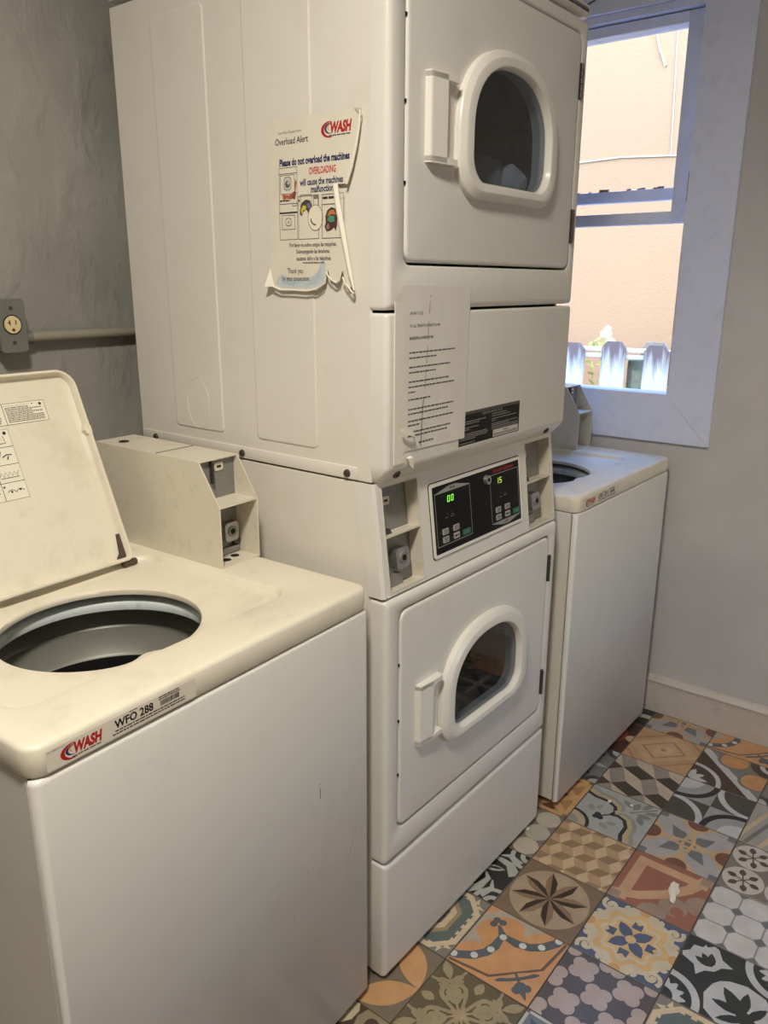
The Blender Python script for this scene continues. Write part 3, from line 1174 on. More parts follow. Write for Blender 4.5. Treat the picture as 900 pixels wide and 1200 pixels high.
def t_swirl(P):
    b, wt = (48, 48, 46), (178, 180, 172)
    fill(P, b)
    for k in range(4):
        c, s = math.cos(R(90 * k)), math.sin(R(90 * k))
        P.T = lambda x, y, c=c, s=s: (x * c - y * s, x * s + y * c)
        P.line([(1.0, 0.15), (0.7, 0.45), (0.3, 0.5), (0.1, 0.3)], 0.3, wt, taper=True)
        P.line([(0.9, 0.6), (0.55, 0.75), (0.3, 0.62)], 0.24, wt, taper=True)
        leaf(P, 0.14, 0.0, 20, 0.6, 0.22, wt)
        leaf(P, 0.3, 0.07, 22, 0.36, 0.09, b)
        P.arc(1, 1, 0.40, 0.52, 180, 270, wt)
        P.disc(1, 1, 0.26, wt, 24)
        P.disc(1, 1, 0.13, b, 18)
    P.T = None


def t_rounds(P):
    fill(P, (126, 118, 104))
    p = 0.667
    for i in range(-1, 2):
        for j in range(-1, 2):
            P.disc(i * p, j * p, 0.35, (184, 176, 158), 8, a0=PI / 8)
            P.disc(i * p, j * p, 0.335, (180, 172, 154) if (i + j) % 2 else (190, 180, 158), 26)
            P.h = 6e-5


def t_lattice(P):
    b, a, d = (176, 120, 58), (206, 154, 84), (104, 62, 38)
    fill(P, b)
    for k in (-0.8, 0.0, 0.8):
        P.line([(k - 1.2, -1.2), (k + 1.2, 1.2)], 0.2, a)
        P.line([(k - 1.2, 1.2), (k + 1.2, -1.2)], 0.2, a)
    for x in (-0.8, 0, 0.8):
        for y in (-0.4, 0.4):
            P.poly([(x - 0.2, y), (x, y - 0.2), (x + 0.2, y), (x, y + 0.2)], d)
    P.frame(-1.01, 1.01, -1.01, 1.01, 0.14, a)


def t_spikes(P):
    b, lt, dk = (122, 122, 118), (178, 178, 174), (72, 72, 70)
    fill(P, b)
    for k in range(8):
        leaf(P, 0, 0, 45 * k, 0.98, 0.22, lt if k % 2 == 0 else dk)
    P.disc(0, 0, 0.2, lt, 20)
    for cx in (-1, 1):
        for cy in (-1, 1):
            P.disc(cx, cy, 0.4, dk, 24)
            P.disc(cx, cy, 0.24, lt, 20)


def t_oxblood(P):
    b, r_, o = (74, 44, 34), (140, 66, 38), (196, 168, 132)
    fill(P, b)
    P.disc(0, 0, 0.8, r_, 36)
    P.disc(0, 0, 0.5, b, 30)
    for k in range(4):
        leaf(P, 0, 0, 45 + 90 * k, 0.8, 0.26, r_)
        P.disc(math.cos(R(90 * k)) * 0.98, math.sin(R(90 * k)) * 0.98, 0.2, o, 18)


def t_check(P):
    b, wt = (44, 46, 44), (190, 190, 188)
    fill(P, b)
    P.disc(-0.9, -0.9, 0.7, wt, 30)
    P.disc(-0.9, -0.9, 0.45, b, 30)
    P.line([(-1, 0.6), (0, 0.2), (1, 0.6)], 0.2, wt)
    P.disc(0.9, 0.9, 0.5, wt, 30)


def t_blob(P):
    b, a, d = (150, 132, 100), (200, 184, 148), (82, 66, 46)
    fill(P, d)
    rr2 = random.Random(11)
    for k in range(9):
        x, y = -0.75 + 0.75 * (k % 3), -0.75 + 0.75 * (k // 3)
        P.disc(x, y, 0.40, a if k % 2 else b, 10, 0.36, rr2.random())
        P.disc(x, y, 0.16, b if k % 2 else d, 10)


def t_slate(P):
    b, bl, lt = (112, 120, 124), (70, 86, 108), (186, 190, 188)
    fill(P, b)
    for k in range(4):
        leaf(P, 0, 0, 45 + 90 * k, 1.2, 0.34, bl)
        leaf(P, 0, 0, 90 * k, 0.9, 0.26, lt)
    P.disc(0, 0, 0.22, lt, 20)
    P.frame(-1.01, 1.01, -1.01, 1.01, 0.08, lt)


def t_angles(P):
    b, be, g, d = (160, 158, 150), (196, 176, 134), (116, 116, 112), (86, 84, 84)
    fill(P, b)
    P.T = DIAG
    P.line([(-1.3, 0.2), (0, 0.9), (1.3, 0.2)], 0.14, be)
    P.line([(-1.3, -0.1), (0, 0.6), (1.3, -0.1)], 0.12, g)
    P.line([(-1.3, -0.5), (0, 0.2), (1.3, -0.5)], 0.14, be)
    P.poly([(-0.4, -0.5), (0, -0.1), (0.4, -0.5), (0, -0.9)], d)
    P.T = None


PAT = dict(olive=t_olive, crown=t_crown, star=t_star, cubes=t_cubes, scallop=t_scallop, rhombs=t_rhombs, tan=t_tan,
           interlace=t_interlace, terracotta=t_terracotta, blueflower=t_blueflower, quatre=t_quatre, xarcs=t_xarcs,
           lobes=t_lobes, octagon=t_octagon, damask=t_damask, sprigs=t_sprigs, petals=t_petals, teal=t_teal,
           swirl=t_swirl, rounds=t_rounds, lattice=t_lattice, spikes=t_spikes, oxblood=t_oxblood, check=t_check,
           blob=t_blob, slate=t_slate, angles=t_angles)
# (column, row): row 1 lies partly under the machines, row 0 along their feet, rows -1.. into the room
PLACED = {(-1, 1): 'blob', (0, 1): 'petals', (1, 1): 'teal', (2, 1): 'swirl', (3, 1): 'rounds', (4, 1): 'lattice', (5, 1): 'spikes', (6, 1): 'oxblood', (7, 1): 'check',
          (-1, 0): 'xarcs', (0, 0): 'olive', (1, 0): 'crown', (2, 0): 'star', (3, 0): 'cubes', (4, 0): 'scallop', (5, 0): 'rhombs', (6, 0): 'tan', (7, 0): 'interlace',
          (0, -1): 'slate', (1, -1): 'quatre', (2, -1): 'blueflower', (3, -1): 'terracotta', (4, -1): 'interlace', (5, -1): 'xarcs', (6, -1): 'lobes', (7, -1): 'crown',
          (1, -2): 'teal', (2, -2): 'damask', (3, -2): 'octagon', (4, -2): 'sprigs', (5, -2): 'angles', (6, -2): 'spikes', (7, -2): 'tan'}
TILE_MESH = {}


def tile_mesh(pat, cut=None):
    key = (pat, cut)
    if key not in TILE_MESH:
        P = Pic(2e-5, 1.0)
        PAT[pat](P)
        P.T = None
        h = TP / 2 - 0.0009
        hx = h if cut is None else cut
        if cut is not None:           # a tile cut to fit along the wall
            keep = Pic()
            for f, c in zip(P.f, P.c):
                q = [P.v[i] for i in f]
                lim = -1 + (cut + h) / h
                poly = []
                for i in range(len(q)):
                    a, b = q[i], q[(i + 1) % len(q)]
                    if a[0] <= lim:
                        poly.append(a)
                    if (a[0] <= lim) != (b[0] <= lim):
                        t = (lim - a[0]) / (b[0] - a[0])
                        poly.append((lim, a[1] + (b[1] - a[1]) * t, a[2]))
                if len(poly) >= 3:
                    k = len(keep.v)
                    keep.v += poly
                    keep.f.append(tuple(range(k, k + len(poly))))
                    keep.c.append(c)
            P = keep
        e = 0.0008
        body = ([(-h, -h, -0.008), (hx, -h, -0.008), (hx, h, -0.008), (-h, h, -0.008),
                 (-h, -h, -e), (hx, -h, -e), (hx, h, -e), (-h, h, -e),
                 (-h + e, -h + e, 0), (hx - e, -h + e, 0), (hx - e, h - e, 0), (-h + e, h - e, 0)],
                [(0, 3, 2, 1), (0, 1, 5, 4), (1, 2, 6, 5), (2, 3, 7, 6), (3, 0, 4, 7),
                 (4, 5, 9, 8), (5, 6, 10, 9), (6, 7, 11, 10), (7, 4, 8, 11), (8, 9, 10, 11)], (118, 106, 90))
        k = h - e
        o = P.build('tile', lambda u, v, z: (max(-k, min(hx - e, u * k)), v * k, z), M['tile'], None, body)
        TILE_MESH[key] = o.data
        bpy.data.objects.remove(o)
    return TILE_MESH[key]


names = sorted(PAT)
rt = random.Random(21)
for ci in range(-10, 8):
    for rj in range(-9, 6):
        x0, y0 = TX0 + (ci - 1) * TP, TY0 + (rj - 1) * TP
        if x0 < XL or y0 < YF or (rj > 1 and ci > -3):
            continue
        pat = PLACED.get((ci, rj)) or names[rt.randrange(len(names))]
        cut = None
        if ci == 7:
            cut = (XW - 0.017) - (x0 + TP / 2)
        t = bpy.data.objects.new('tile', tile_mesh(pat, cut))
        COL.objects.link(t)
        t.parent = fl
        q = 0.0
        if (ci, rj) not in PLACED:
            q = rt.choice((0, 90, 180, 270)) if cut is None else 0
        elif (ci, rj) == (7, -1):
            q = 0
        t.location = (x0 + TP / 2, y0 + TP / 2, rt.uniform(-0.0003, 0.0002))
        t.rotation_euler = (rt.uniform(-0.0012, 0.0012), rt.uniform(-0.0012, 0.0012), R(q))

# ------------------------------------------------------------------ top-loading washers
WW, WD, WH, LIDH = 0.651, 0.665, 0.9103, 0.0415
HC = (0.289, 0.272)


def plate_side(mb, poly, x0, x1):
    mb.prism(poly, lambda y, z: (x0, y, z), lambda y, z: (x1, y, z))


def hole_outline():
    pts = []
    for i in range(96):
        a = 2 * PI * i / 96
        x, y = HC[0] + 0.161 * math.cos(a), HC[1] + 0.157 * math.sin(a)
        if y < HC[1]:
            y += 0.018 * math.exp(-((x - 0.268) / 0.024) ** 2)
        pts.append((x, y))
    return pts


def make_washer(loc, rz, label):
    root = empty('washing_machine', loc, rz)
    tag(root, label, 'washing machine', 'coin washing machines')
    # cabinet sides and back, an open shell
    mb = MB()
    zt = WH - LIDH
    mb.box(0.004, 0.010, 0.0165, WD, 0.022, zt - 0.003, 0.002, 1)
    mb.box(WW - 0.010, WW - 0.004, 0.012, WD, 0.022, zt - 0.003, 0.002, 1)
    mb.box(0.010, WW - 0.010, WD - 0.006, WD, 0.022, zt - 0.003)
    mb.box(0.010, WW - 0.010, 0.02, WD - 0.006, 0.022, 0.03)
    mb.build('cabinet', M['enamel_side'], root)
    # front panel, edges rolled back
    mb = MB()
    lev = [(0.018, 0.004), (0.022, 0.0), (zt - 0.010, 0.0), (zt - 0.006, 0.001), (zt - 0.003, 0.004)]

    def plan(ins, r=0.012):
        x0, x1, yf, yb = 0.002 + ins, WW - 0.002 - ins, ins, 0.0125
        p = [(x0, yb)]
        p += [(x0 + r - r * math.cos(R(90 * i / 6)), yf + r - r * math.sin(R(90 * i / 6))) for i in range(7)]
        p += [(x1 - r + r * math.sin(R(90 * i / 6)), yf + r - r * math.cos(R(90 * i / 6))) for i in range(7)]
        p += [(x1, yb)]
        return p
    mb.loft([[(x, y, z) for x, y in plan(i)] for z, i in lev], True, True)
    fp = mb.build('front_panel', M['enamel'], root, smooth=50)
    # moulded top with the funnel round the tub opening
    mb = MB()
    hole = hole_outline()
    rec = rrect(0.060, 0.520, 0.097, 0.462, 0.035, 6)
    rec = [(x + (0.020 if x > 0.3 else -0.018) * (0.462 - y) / 0.35, y) for x, y in rec]
    rect = rrect(0, WW, 0, WD, 0.024, 6)
    ang = angles_of(HC, rect, rec, hole)
    PO = lambda poly: polar(poly, HC, ang)
    H, RC, OUT = PO(hole), PO(rec), PO(rect)

    def scale_from(pts, k):
        return [(HC[0] + (x - HC[0]) * k, HC[1] + (y - HC[1]) * k) for x, y in pts]

    def mixp(a, b, t):
        return [(p[0] + (q[0] - p[0]) * t, p[1] + (q[1] - p[1]) * t) for p, q in zip(a, b)]

    def grow(a, d):
        out = []
        for x, y in a:
            dx, dy = x - HC[0], y - HC[1]
            l = math.hypot(dx, dy)
            out.append((x + dx / l * d, y + dy / l * d))
        return out

    def off(d):
        return PO(rrect(d, WW - d, d, WD - d, max(0.024 - d, 0.006), 6))
    rings = [(scale_from(H, 1.0), -0.030), (scale_from(H, 0.994), -0.0255), (H, -0.0205), (mixp(H, RC, 0.12), -0.0180),
             (mixp(H, RC, 0.5), -0.0150), (mixp(H, RC, 0.88), -0.0115), (RC, -0.0098),
             (grow(RC, 0.003), -0.0050), (grow(RC, 0.006), -0.0010), (grow(RC, 0.009), 0.0), (off(0.014), 0.0), (off(0.006), -0.0006),
             (off(0.002), -0.0026), (off(0.0), -0.0070), (off(0.0), -LIDH + 0.004), (off(0.002), -LIDH), (off(0.010), -LIDH)]
    mb.loft([[(x, y, WH + z) for x, y in pts] for pts, z in rings])
    mb.build('top_panel', M['lid_enamel'], root, smooth=60)
    # tub seen through the opening
    cx, cy = HC
    MB().lathe(cx, cy, [(0.262, WH - 0.10), (0.262, WH - 0.050), (0.240, WH - 0.043), (0.186, WH - 0.043), (0.173, WH - 0.046), (0.169, WH - 0.053), (0.171, WH - 0.064), (0.186, WH - 0.067), (0.24, WH - 0.069)], 72).build('balance_ring', M['balance'], root, smooth=60)
    bk = MB().lathe(cx, cy, [(0.206, WH - 0.068), (0.206, WH - 0.104), (0.203, WH - 0.107), (0.201, WH - 0.110)], 72).build('wash_basket', M['basket'], root, smooth=60)
    MB().lathe(cx, cy, [(0.201, WH - 0.110), (0.194, WH - 0.160), (0.188, WH - 0.164)], 72).build('basket_band', M['basket_low'], bk, smooth=60)
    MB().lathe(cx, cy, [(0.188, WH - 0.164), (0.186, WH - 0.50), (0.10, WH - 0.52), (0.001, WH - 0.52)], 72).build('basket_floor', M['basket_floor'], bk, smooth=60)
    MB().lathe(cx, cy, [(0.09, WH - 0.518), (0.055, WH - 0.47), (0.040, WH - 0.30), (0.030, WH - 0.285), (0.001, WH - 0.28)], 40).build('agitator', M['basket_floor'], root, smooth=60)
    dm = MB()
    rr3 = random.Random(5)
    for k in range(26):
        a, rr_ = rr3.uniform(0.2, 2.9), 0.1855
        z = WH - rr3.uniform(0.19, 0.36)
        dm.box(cx + rr_ * math.cos(a) - 0.002, cx + rr_ * math.cos(a) + 0.002, cy + rr_ * math.sin(a) - 0.003, cy + rr_ * math.sin(a), z, z + 0.003)
    tag(dm.build('basket_holes', M['balance'], bk, smooth=0), kind='stuff')
    # opened lid, leaning back on its hinge
    lx0, lx1, LB, LL = 0.094, 0.486, 0.0, 0.382
    dv, nv = Vector((0, 0.380, 0.925)), Vector((0, -0.925, 0.380))
    hp = Vector((0, 0.457, WH - 0.002))
    LP = lambda x, b, c: Vector((x, 0, 0)) + hp + dv * b + nv * c

    def lid_ring(ins, c):
        p = []
        for ccx, ccb, r, a0 in ((lx1 - 0.036, LL - 0.036, 0.036, 0), (lx0 + 0.036, LL - 0.036, 0.036, 90),
                                (lx0 + 0.012, 0.012, 0.012, 180), (lx1 - 0.012, 0.012, 0.012, 270)):
            for i in range(8):
                a = R(a0 + 90 * i / 7)
                rr_ = max(r - ins, 0.001)
                p.append((ccx + rr_ * math.cos(a), ccb + rr_ * math.sin(a)))
        return [LP(x, b, c) for x, b in p]
    mb = MB()
    mb.loft([lid_ring(0.004, -0.004), lid_ring(0.0, 0.0), lid_ring(0.0, 0.016), lid_ring(0.0015, 0.0175), lid_ring(0.0045, 0.0175),
             lid_ring(0.006, 0.016), lid_ring(0.008, 0.004), lid_ring(0.020, 0.0)], True, True)
    lid = mb.build('lid', M['lid_enamel'], root, smooth=40)
    tb = MB()
    tb.prism([(lx1 - 0.008, 0.252), (lx1 + 0.0015, 0.255), (lx1 + 0.0015, 0.268), (lx1 - 0.009, 0.274), (lx1 - 0.014, 0.262)], lambda x, b: LP(x, b, 0.003), lambda x, b: LP(x, b, 0.0155))
    tb.build('lid_switch_tab', M['lid_enamel'], lid)
    hg = MB()
    hg.prism([(lx1 - 0.034, 0.002), (lx1 - 0.008, 0.002), (lx1 - 0.008, 0.055), (lx1 - 0.014, 0.055), (lx1 - 0.020, 0.018)], lambda x, b: LP(x, b, 0.002), lambda x, b: LP(x, b, 0.006))
    hg.cyl(LP(lx1 - 0.022, -0.004, 0.006), LP(lx1 + 0.008, -0.004, 0.006), 0.006, n=12)
    hg.build('hinge', M['rust'], lid)
    hg = MB()
    hg.prism([(lx0 + 0.034, 0.002), (lx0 + 0.008, 0.002), (lx0 + 0.008, 0.05), (lx0 + 0.02, 0.018)], lambda x, b: LP(x, b, 0.002), lambda x, b: LP(x, b, 0.006))
    hg.cyl(LP(lx0 + 0.022, -0.004, 0.006), LP(lx0 - 0.008, -0.004, 0.006), 0.006, n=12)
    hg.build('hinge', M['rust'], lid)
    # warning label (two languages) and the wash instructions below it
    ink, wt = (58, 50, 42), (232, 226, 208)
    P = Pic()
    P.rect(0, 0.162, 0, 0.039, ink)
    P.rect(0.0007, 0.0803, 0.0007, 0.0383, wt)
    P.rect(0.0813, 0.1613, 0.0007, 0.0383, wt)
    for x0, wd, head in ((0.082, 0.078, '¡ADVERTENCIA'), (0.0015, 0.076, 'WARNING')):
        P.rect(x0, x0 + 0.05, 0.0345, 0.0349, ink)
        P.disc(x0 + 0.056, 0.0345, 0.0014, ink, 12)
        P.disc(x0 + 0.071, 0.0325, 0.0027, ink, 16)
        P.text(head, x0 + 0.002, 0.0285, 0.0034, ink, width=0.046, bold=0.02)
        for k in range(8):
            P.bars(x0 + 0.003, 0.0258 - 0.0031 * k, wd - 0.008 - (0.02 if k in (1, 3) else 0), 0.0016, (112, 102, 88), k + 3)
    P.build('warning_label', lambda u, v, h: LP(lx1 - 0.067 - 0.162 + u, 0.294 + v, 0.0004 + h), M['label'], lid)
    P = Pic()
    Wd, Hd = 0.132, 0.126
    P.rect(0, Wd, 0, Hd, ink)
    for r_ in range(4):
        for c_ in range(3):
            x0, y0 = c_ * Wd / 3, r_ * Hd / 4
            P.rect(x0 + 0.0005, x0 + Wd / 3 - 0.0005, y0 + 0.0005, y0 + Hd / 4 - 0.0005, wt)
            P.h -= P.step
    P.up()
    for r_ in range(4):
        for c_ in range(3):
            x0, y0 = c_ * Wd / 3 + Wd / 6, r_ * Hd / 4 + Hd / 8
            if r_ == 3:
                P.line([(x0 - 0.004, y0 - 0.009), (x0 + 0.010, y0 - 0.009), (x0 + 0.008, y0 + 0.004)], 0.001, ink)
                P.disc(x0 + 0.013, y0 + 0.009, 0.003, ink, 12)
                P.line([(x0 - 0.014, y0 - 0.004), (x0 + 0.003, y0 - 0.001)], 0.001, ink)
            elif r_ == 2:
                P.line([(x0 - 0.012, y0 - 0.008), (x0 - 0.004, y0 + 0.009)], 0.0009, ink)
                P.line([(x0 - 0.004, y0 - 0.002), (x0 + 0.004, y0 + 0.002), (x0 + 0.014, y0 + 0.001)], 0.0016, ink)
                P.line([(x0 + 0.004, y0 - 0.007), (x0 + 0.007, y0 - 0.001)], 0.002, ink)
                P.disc(x0 - 0.017, y0 + 0.003, 0.003, ink, 10)
            elif r_ == 1:
                P.line([(x0 - 0.02 + 0.004 * i, y0 - 0.001 + (0.004 if i % 2 else -0.004)) for i in range(10)], 0.0009, ink)
                P.bars(x0 - 0.018, y0 - 0.008, 0.034, 0.0012, ink, 3)
            else:
                P.arc(x0 - 0.007, y0 - 0.006, 0.008, 0.009, 20, 150, ink, 10)
                P.arc(x0 + 0.009, y0 - 0.006, 0.008, 0.009, 30, 160, ink, 10)
                P.disc(x0 - 0.007, y0 - 0.001, 0.002, ink, 10)
                P.disc(x0 + 0.009, y0 + 0.001, 0.002, ink, 10)
                P.disc(x0 - 0.018, y0 + 0.009, 0.002, ink, 8)
    P.build('instruction_label', lambda u, v, h: LP(lx1 - 0.151 - Wd + u, 0.162 + v, 0.0004 + h), M['label'], lid)
    # coin meter case on the back right corner
    bx0, bx1, by1 = 0.551, 0.6495, 0.632
    t = 0.0025
    prof_ = [(0.268, 0.0), (0.268, 0.118), (0.318, 0.198), (by1, 0.201), (by1, 0.0)]
    mb = MB()
    pz = [(y, WH + z) for y, z in prof_]
    plate_side(mb, pz, bx0, bx0 + t)
    plate_side(mb, pz, bx1 - t, bx1)
    mb.prism([(0.318, 0.198), (by1, 0.201), (by1, 0.201 - t), (0.318, 0.198 - t)], lambda y, z: (bx0 + t, y, WH + z), lambda y, z: (bx1 - t, y, WH + z))
    mb.box(bx0 + t, bx1 - t, by1 - t, by1, WH, WH + 0.198)
    mb.box(bx0 + t, bx1 - t, 0.268, by1 - t, WH + 0.0002, WH + t)
    case = mb.build('coin_meter_case', M['box_enamel'], root)
    MB().box(bx0 + t, bx1 - t, 0.269, 0.327, WH + 0.1155, WH + 0.119).build('shelf', M['box_enamel'], case)
    MB().box(bx0 + t, bx1 - t, 0.327, 0.330, WH + t, WH + 0.1955).build('meter_plate', M['grey_plate'], case)
    mb = MB()
    mb.box(bx0 + 0.034, bx0 + 0.0375, 0.318, 0.327, WH + 0.150, WH + 0.194)
    mb.box(bx0 + 0.0375, bx0 + 0.041, 0.321, 0.327, WH + 0.150, WH + 0.165)
    mb.build('coin_slot', M['hinge'], case)
    mb = MB()
    mb.prism(rrect(bx0 + 0.045, bx0 + 0.067, WH + 0.172, WH + 0.188, 0.005, 4), lambda x, z: (x, 0.3268, z), lambda x, z: (x, 0.3250, z))
    mb.build('coin_badge', M['box_enamel'], case)
    MB().box(bx0 + 0.051, bx0 + 0.061, 0.3242, 0.3251, WH + 0.178, WH + 0.182).build('badge_print', M['dark'], case)
    mb = MB()
    mb.prism(rrect(bx0 + 0.052, bx0 + 0.087, WH + 0.030, WH + 0.068, 0.008, 5), lambda x, z: (x, 0.327, z), lambda x, z: (x, 0.312, z))
    lk = mb.build('money_lock', M['steel'], case)
    mb = MB().cyl((bx0 + 0.070, 0.3125, WH + 0.050), (bx0 + 0.070, 0.3105, WH + 0.050), 0.011, n=20)
    mb.build('lock_ring', M['grey_plate'], lk)
    MB().cyl((bx0 + 0.070, 0.3108, WH + 0.050), (bx0 + 0.070, 0.3096, WH + 0.050), 0.0055, n=16).build('keyhole', M['dark'], lk)
    MB().box(bx0 + 0.044, bx0 + 0.093, 0.316, 0.327, WH + t, WH + 0.016, 0.003, 2).build('lock_bracket', M['grey_plate'], case)
    MB().cyl((bx0 + 0.088, 0.327, WH + 0.026), (bx0 + 0.088, 0.317, WH + 0.026), 0.0085, n=16).build('lock_bolt', M['screw'], case)
    for hx, hy in ((bx0 + 0.038, 0.297), (bx0 + 0.066, 0.304)):
        MB().cyl((hx, hy, WH + t), (hx, hy, WH + t + 0.0006), 0.0085, n=18).build('screw_hole', M['dark'], case)
    mb = MB().cyl((bx0 + 0.035, by1 - 0.05, WH + 0.1995), (bx0 + 0.035, by1 - 0.05, WH + 0.2022), 0.0105, n=20)
    mb.build('service_lock', M['screw'], case)
    MB().cyl((bx0 + 0.035, by1 - 0.05, WH + 0.202), (bx0 + 0.035, by1 - 0.05, WH + 0.2026), 0.006, n=14).build('service_keyhole', M['dark'], case)
    for yy in (0.44,):
        MB().box(bx0 + 0.002, bx1 - 0.002, yy, yy + 0.0008, WH + 0.1994, WH + 0.2008).build('case_seam', M['grey_plate'], case, smooth=0)
    # levelling feet
    for fx in (0.05, WW - 0.05):
        for fy in (0.05, WD - 0.05):
            MB().cyl((fx, fy, 0.0003), (fx, fy, 0.012), 0.018, 0.016, 16).cyl((fx, fy, 0.012), (fx, fy, 0.03), 0.006, n=10).build('foot', M['dark'], root)
    return root


def wash_sticker(parent, x0, number):
    P = Pic()
    Wd, Hd = 0.226, 0.0275
    P.rect(0, Wd, 0, Hd, (222, 214, 198))
    P.text('PROPERTY OF', 0.002, 0.0235, 0.0025, (60, 54, 50), width=0.022, res=1)
    wash_logo(P, 0.034, 0.0085, 0.0135)
    P.text(number, 0.094, 0.0125, 0.0110, (26, 24, 24), width=0.060, bold=0.03)
    P.bars(0.117, 0.0255, 0.014, 0.0012, (60, 54, 50), 2)
    P.bars(0.094, 0.0080, 0.112, 0.0018, (60, 54, 50), 9)
    P.bars(0.090, 0.0042, 0.116, 0.0018, (60, 54, 50), 4)
    P.bars(0.163, 0.0245, 0.034, 0.0015, (60, 54, 50), 6)
    P.bars(0.163, 0.0215, 0.036, 0.0015, (60, 54, 50), 7)
    rr4 = random.Random(8)
    x = 0.165
    while x < 0.196:
        w_ = rr4.choice((0.0005, 0.0008, 0.0013))
        P.rect(x, x + w_, 0.0125, 0.0198, (40, 36, 34))
        P.h -= P.step
        x += w_ + rr4.choice((0.0004, 0.0007))
    return P.build('property_sticker', lambda u, v, h: (x0 + u, -0.0003 - h, WH - 0.0385 + v), M['label'], parent)


r1, r2, rd = 0.0303, -0.0198, -0.0124
W1 = make_washer((-0.0349 - WW * math.cos(r1), 0.0109 - WW * math.sin(r1), 0), r1,
                 'white top-load washer in the foreground, lid open, left of the stacked dryer')
W2 = make_washer((0.752, -0.0276, 0), r2, 'white top-load washer in the corner under the window, right of the stacked dryer')
wash_sticker(W1, 0.022, 'WFO 288')
wash_sticker(W2, 0.030, 'LRS 201')
# scuffs on the front of the near washer, oblique scratches low down
P = Pic()
dk = (60, 54, 48)
P.poly([(0.0, 0.0), (0.0016, 0.0), (0.0018, 0.020), (0.0003, 0.022)], dk)
P.poly([(-0.001, 0.028), (0.001, 0.028), (0.0, 0.032)], dk)
P.poly([(-0.040, -0.13), (-0.036, -0.128), (-0.037, -0.1265)], dk)
P.line([(-0.075, -0.21), (-0.074, -0.19)], 0.0006, (130, 122, 112))
P.line([(0.075, -0.18), (0.09, -0.15), (0.10, -0.12)], 0.0006, (120, 112, 102))
tag_o = P.build('scuff_mark', lambda u, v, h: (0.505 + u, -0.0002 - h, 0.555 + v), M['label'], W1)
tag(tag_o, kind='stuff')

# ------------------------------------------------------------------ stacked tumble dryer
DW, DD = 0.683, 0.705
ZB, ZS, ZTOP = 1.083, 1.3797, 1.9539
DR = empty('stacked_dryer', (0, 0, 0), rd)
tag(DR, 'tall white stacked pair of tumble dryers between the two washers', 'dryer')


def shell(name, z0, z1):
    mb = MB()
    mb.box(0.003, 0.009, 0.0375, DD, z0, z1, 0.0015, 1)
    mb.box(DW - 0.009, DW - 0.003, 0.0375, DD, z0, z1, 0.0015, 1)
    mb.box(0.009, DW - 0.009, DD - 0.006, DD, z0, z1)
    mb.box(0.009, DW - 0.009, 0.0375, DD - 0.006, z1 - 0.006, z1)
    mb.box(0.009, DW - 0.009, 0.0375, DD - 0.006, z0, z0 + 0.006)
    return mb.build(name, M['enamel_side'], DR)


shell('lower_cabinet', 0.012, ZB - 0.0015)
up = shell('upper_cabinet', ZB + 0.0015, 1.945)
# pressed panels on the left side: two raised fields with rolled edges
for ya, yb in ((0.425, 0.578), (0.165, 0.325)):
    zz0, zz1 = 1.131, 1.905
    mb = MB()
    r0 = rrect(ya, yb, zz0, zz1, 0.010, 5)
    r1_ = rrect(ya + 0.0025, yb - 0.0025, zz0 + 0.0025, zz1 - 0.0025, 0.008, 5)
    mb.loft([[(0.0032, y, z) for y, z in r0], [(0.0018, y, z) for y, z in r0], [(0.0008, y, z) for y, z in r1_]], False, True)
    mb.build('pressed_panel', M['enamel_side'], up, smooth=0)
# faint ring pressed in the far panel
mb = MB()
n = 40
pts = [(0.0006, 0.50 + 0.035 * math.cos(2 * PI * i / n), 1.185 + 0.052 * math.sin(2 * PI * i / n)) for i in range(n + 1)]
mb.tube(pts, 0.0006, 6)
mb.build('pressed_ring', M['enamel_side'], up)
# bottom flange of the upper dryer with its screws
mb = MB()
mb.box(0.0, 0.0035, 0.068, DD - 0.004, ZB + 0.003, ZB + 0.026, 0.0012, 2)
rail = mb.build('bottom_flange', M['enamel_side'], up)
for y in (0.653, 0.370, 0.091):
    MB().cyl((0.0, y, 1.096), (-0.004, y, 1.096), 0.0075, 0.006, 14).build('screw', M['screw'], rail)


def front_rings(x0, x1, z0, z1, yb=0.037):
    R4 = lambda ins, r: rrect(x0 + ins, x1 - ins, z0 + ins, z1 - ins, r, 4)
    return [(R4(0, 0.006), yb), (R4(0, 0.006), 0.012), (R4(0.001, 0.006), 0.007), (R4(0.0034, 0.006), 0.0032), (R4(0.0075, 0.006), 0.0008), (R4(0.012, 0.006), 0.0)]


def front_panel(name, x0, x1, z0, z1, hole=None, hr=0.02):
    mb = MB()
    rg = front_rings(x0, x1, z0, z1)
    if hole is None:
        mb.loft([[(x, y, z) for x, z in pts] for pts, y in rg], True, True)
    else:
        hp_ = rrect(*hole, hr, 6)
        c = ((hole[0] + hole[1]) / 2, (hole[2] + hole[3]) / 2)
        ang = angles_of(c, rg[0][0], hp_, rg[-1][0])
        rows = [[(x, y, z) for x, z in polar(pts, c, ang)] for pts, y in rg]
        ho = rrect(hole[0] - 0.003, hole[1] + 0.003, hole[2] - 0.003, hole[3] + 0.003, hr + 0.003, 6)
        rows.append([(x, 0.0, z) for x, z in polar(ho, c, ang)])
        rows.append([(x, 0.0012, z) for x, z in polar(rrect(hole[0] - 0.001, hole[1] + 0.001, hole[2] - 0.001, hole[3] + 0.001, hr, 6), c, ang)])
        rows.append([(x, 0.004, z) for x, z in polar(hp_, c, ang)])
        rows.append([(x, 0.032, z) for x, z in polar(hp_, c, ang)])
        mb.loft(rows)
    return mb.build(name, M['enamel'], DR, smooth=50)


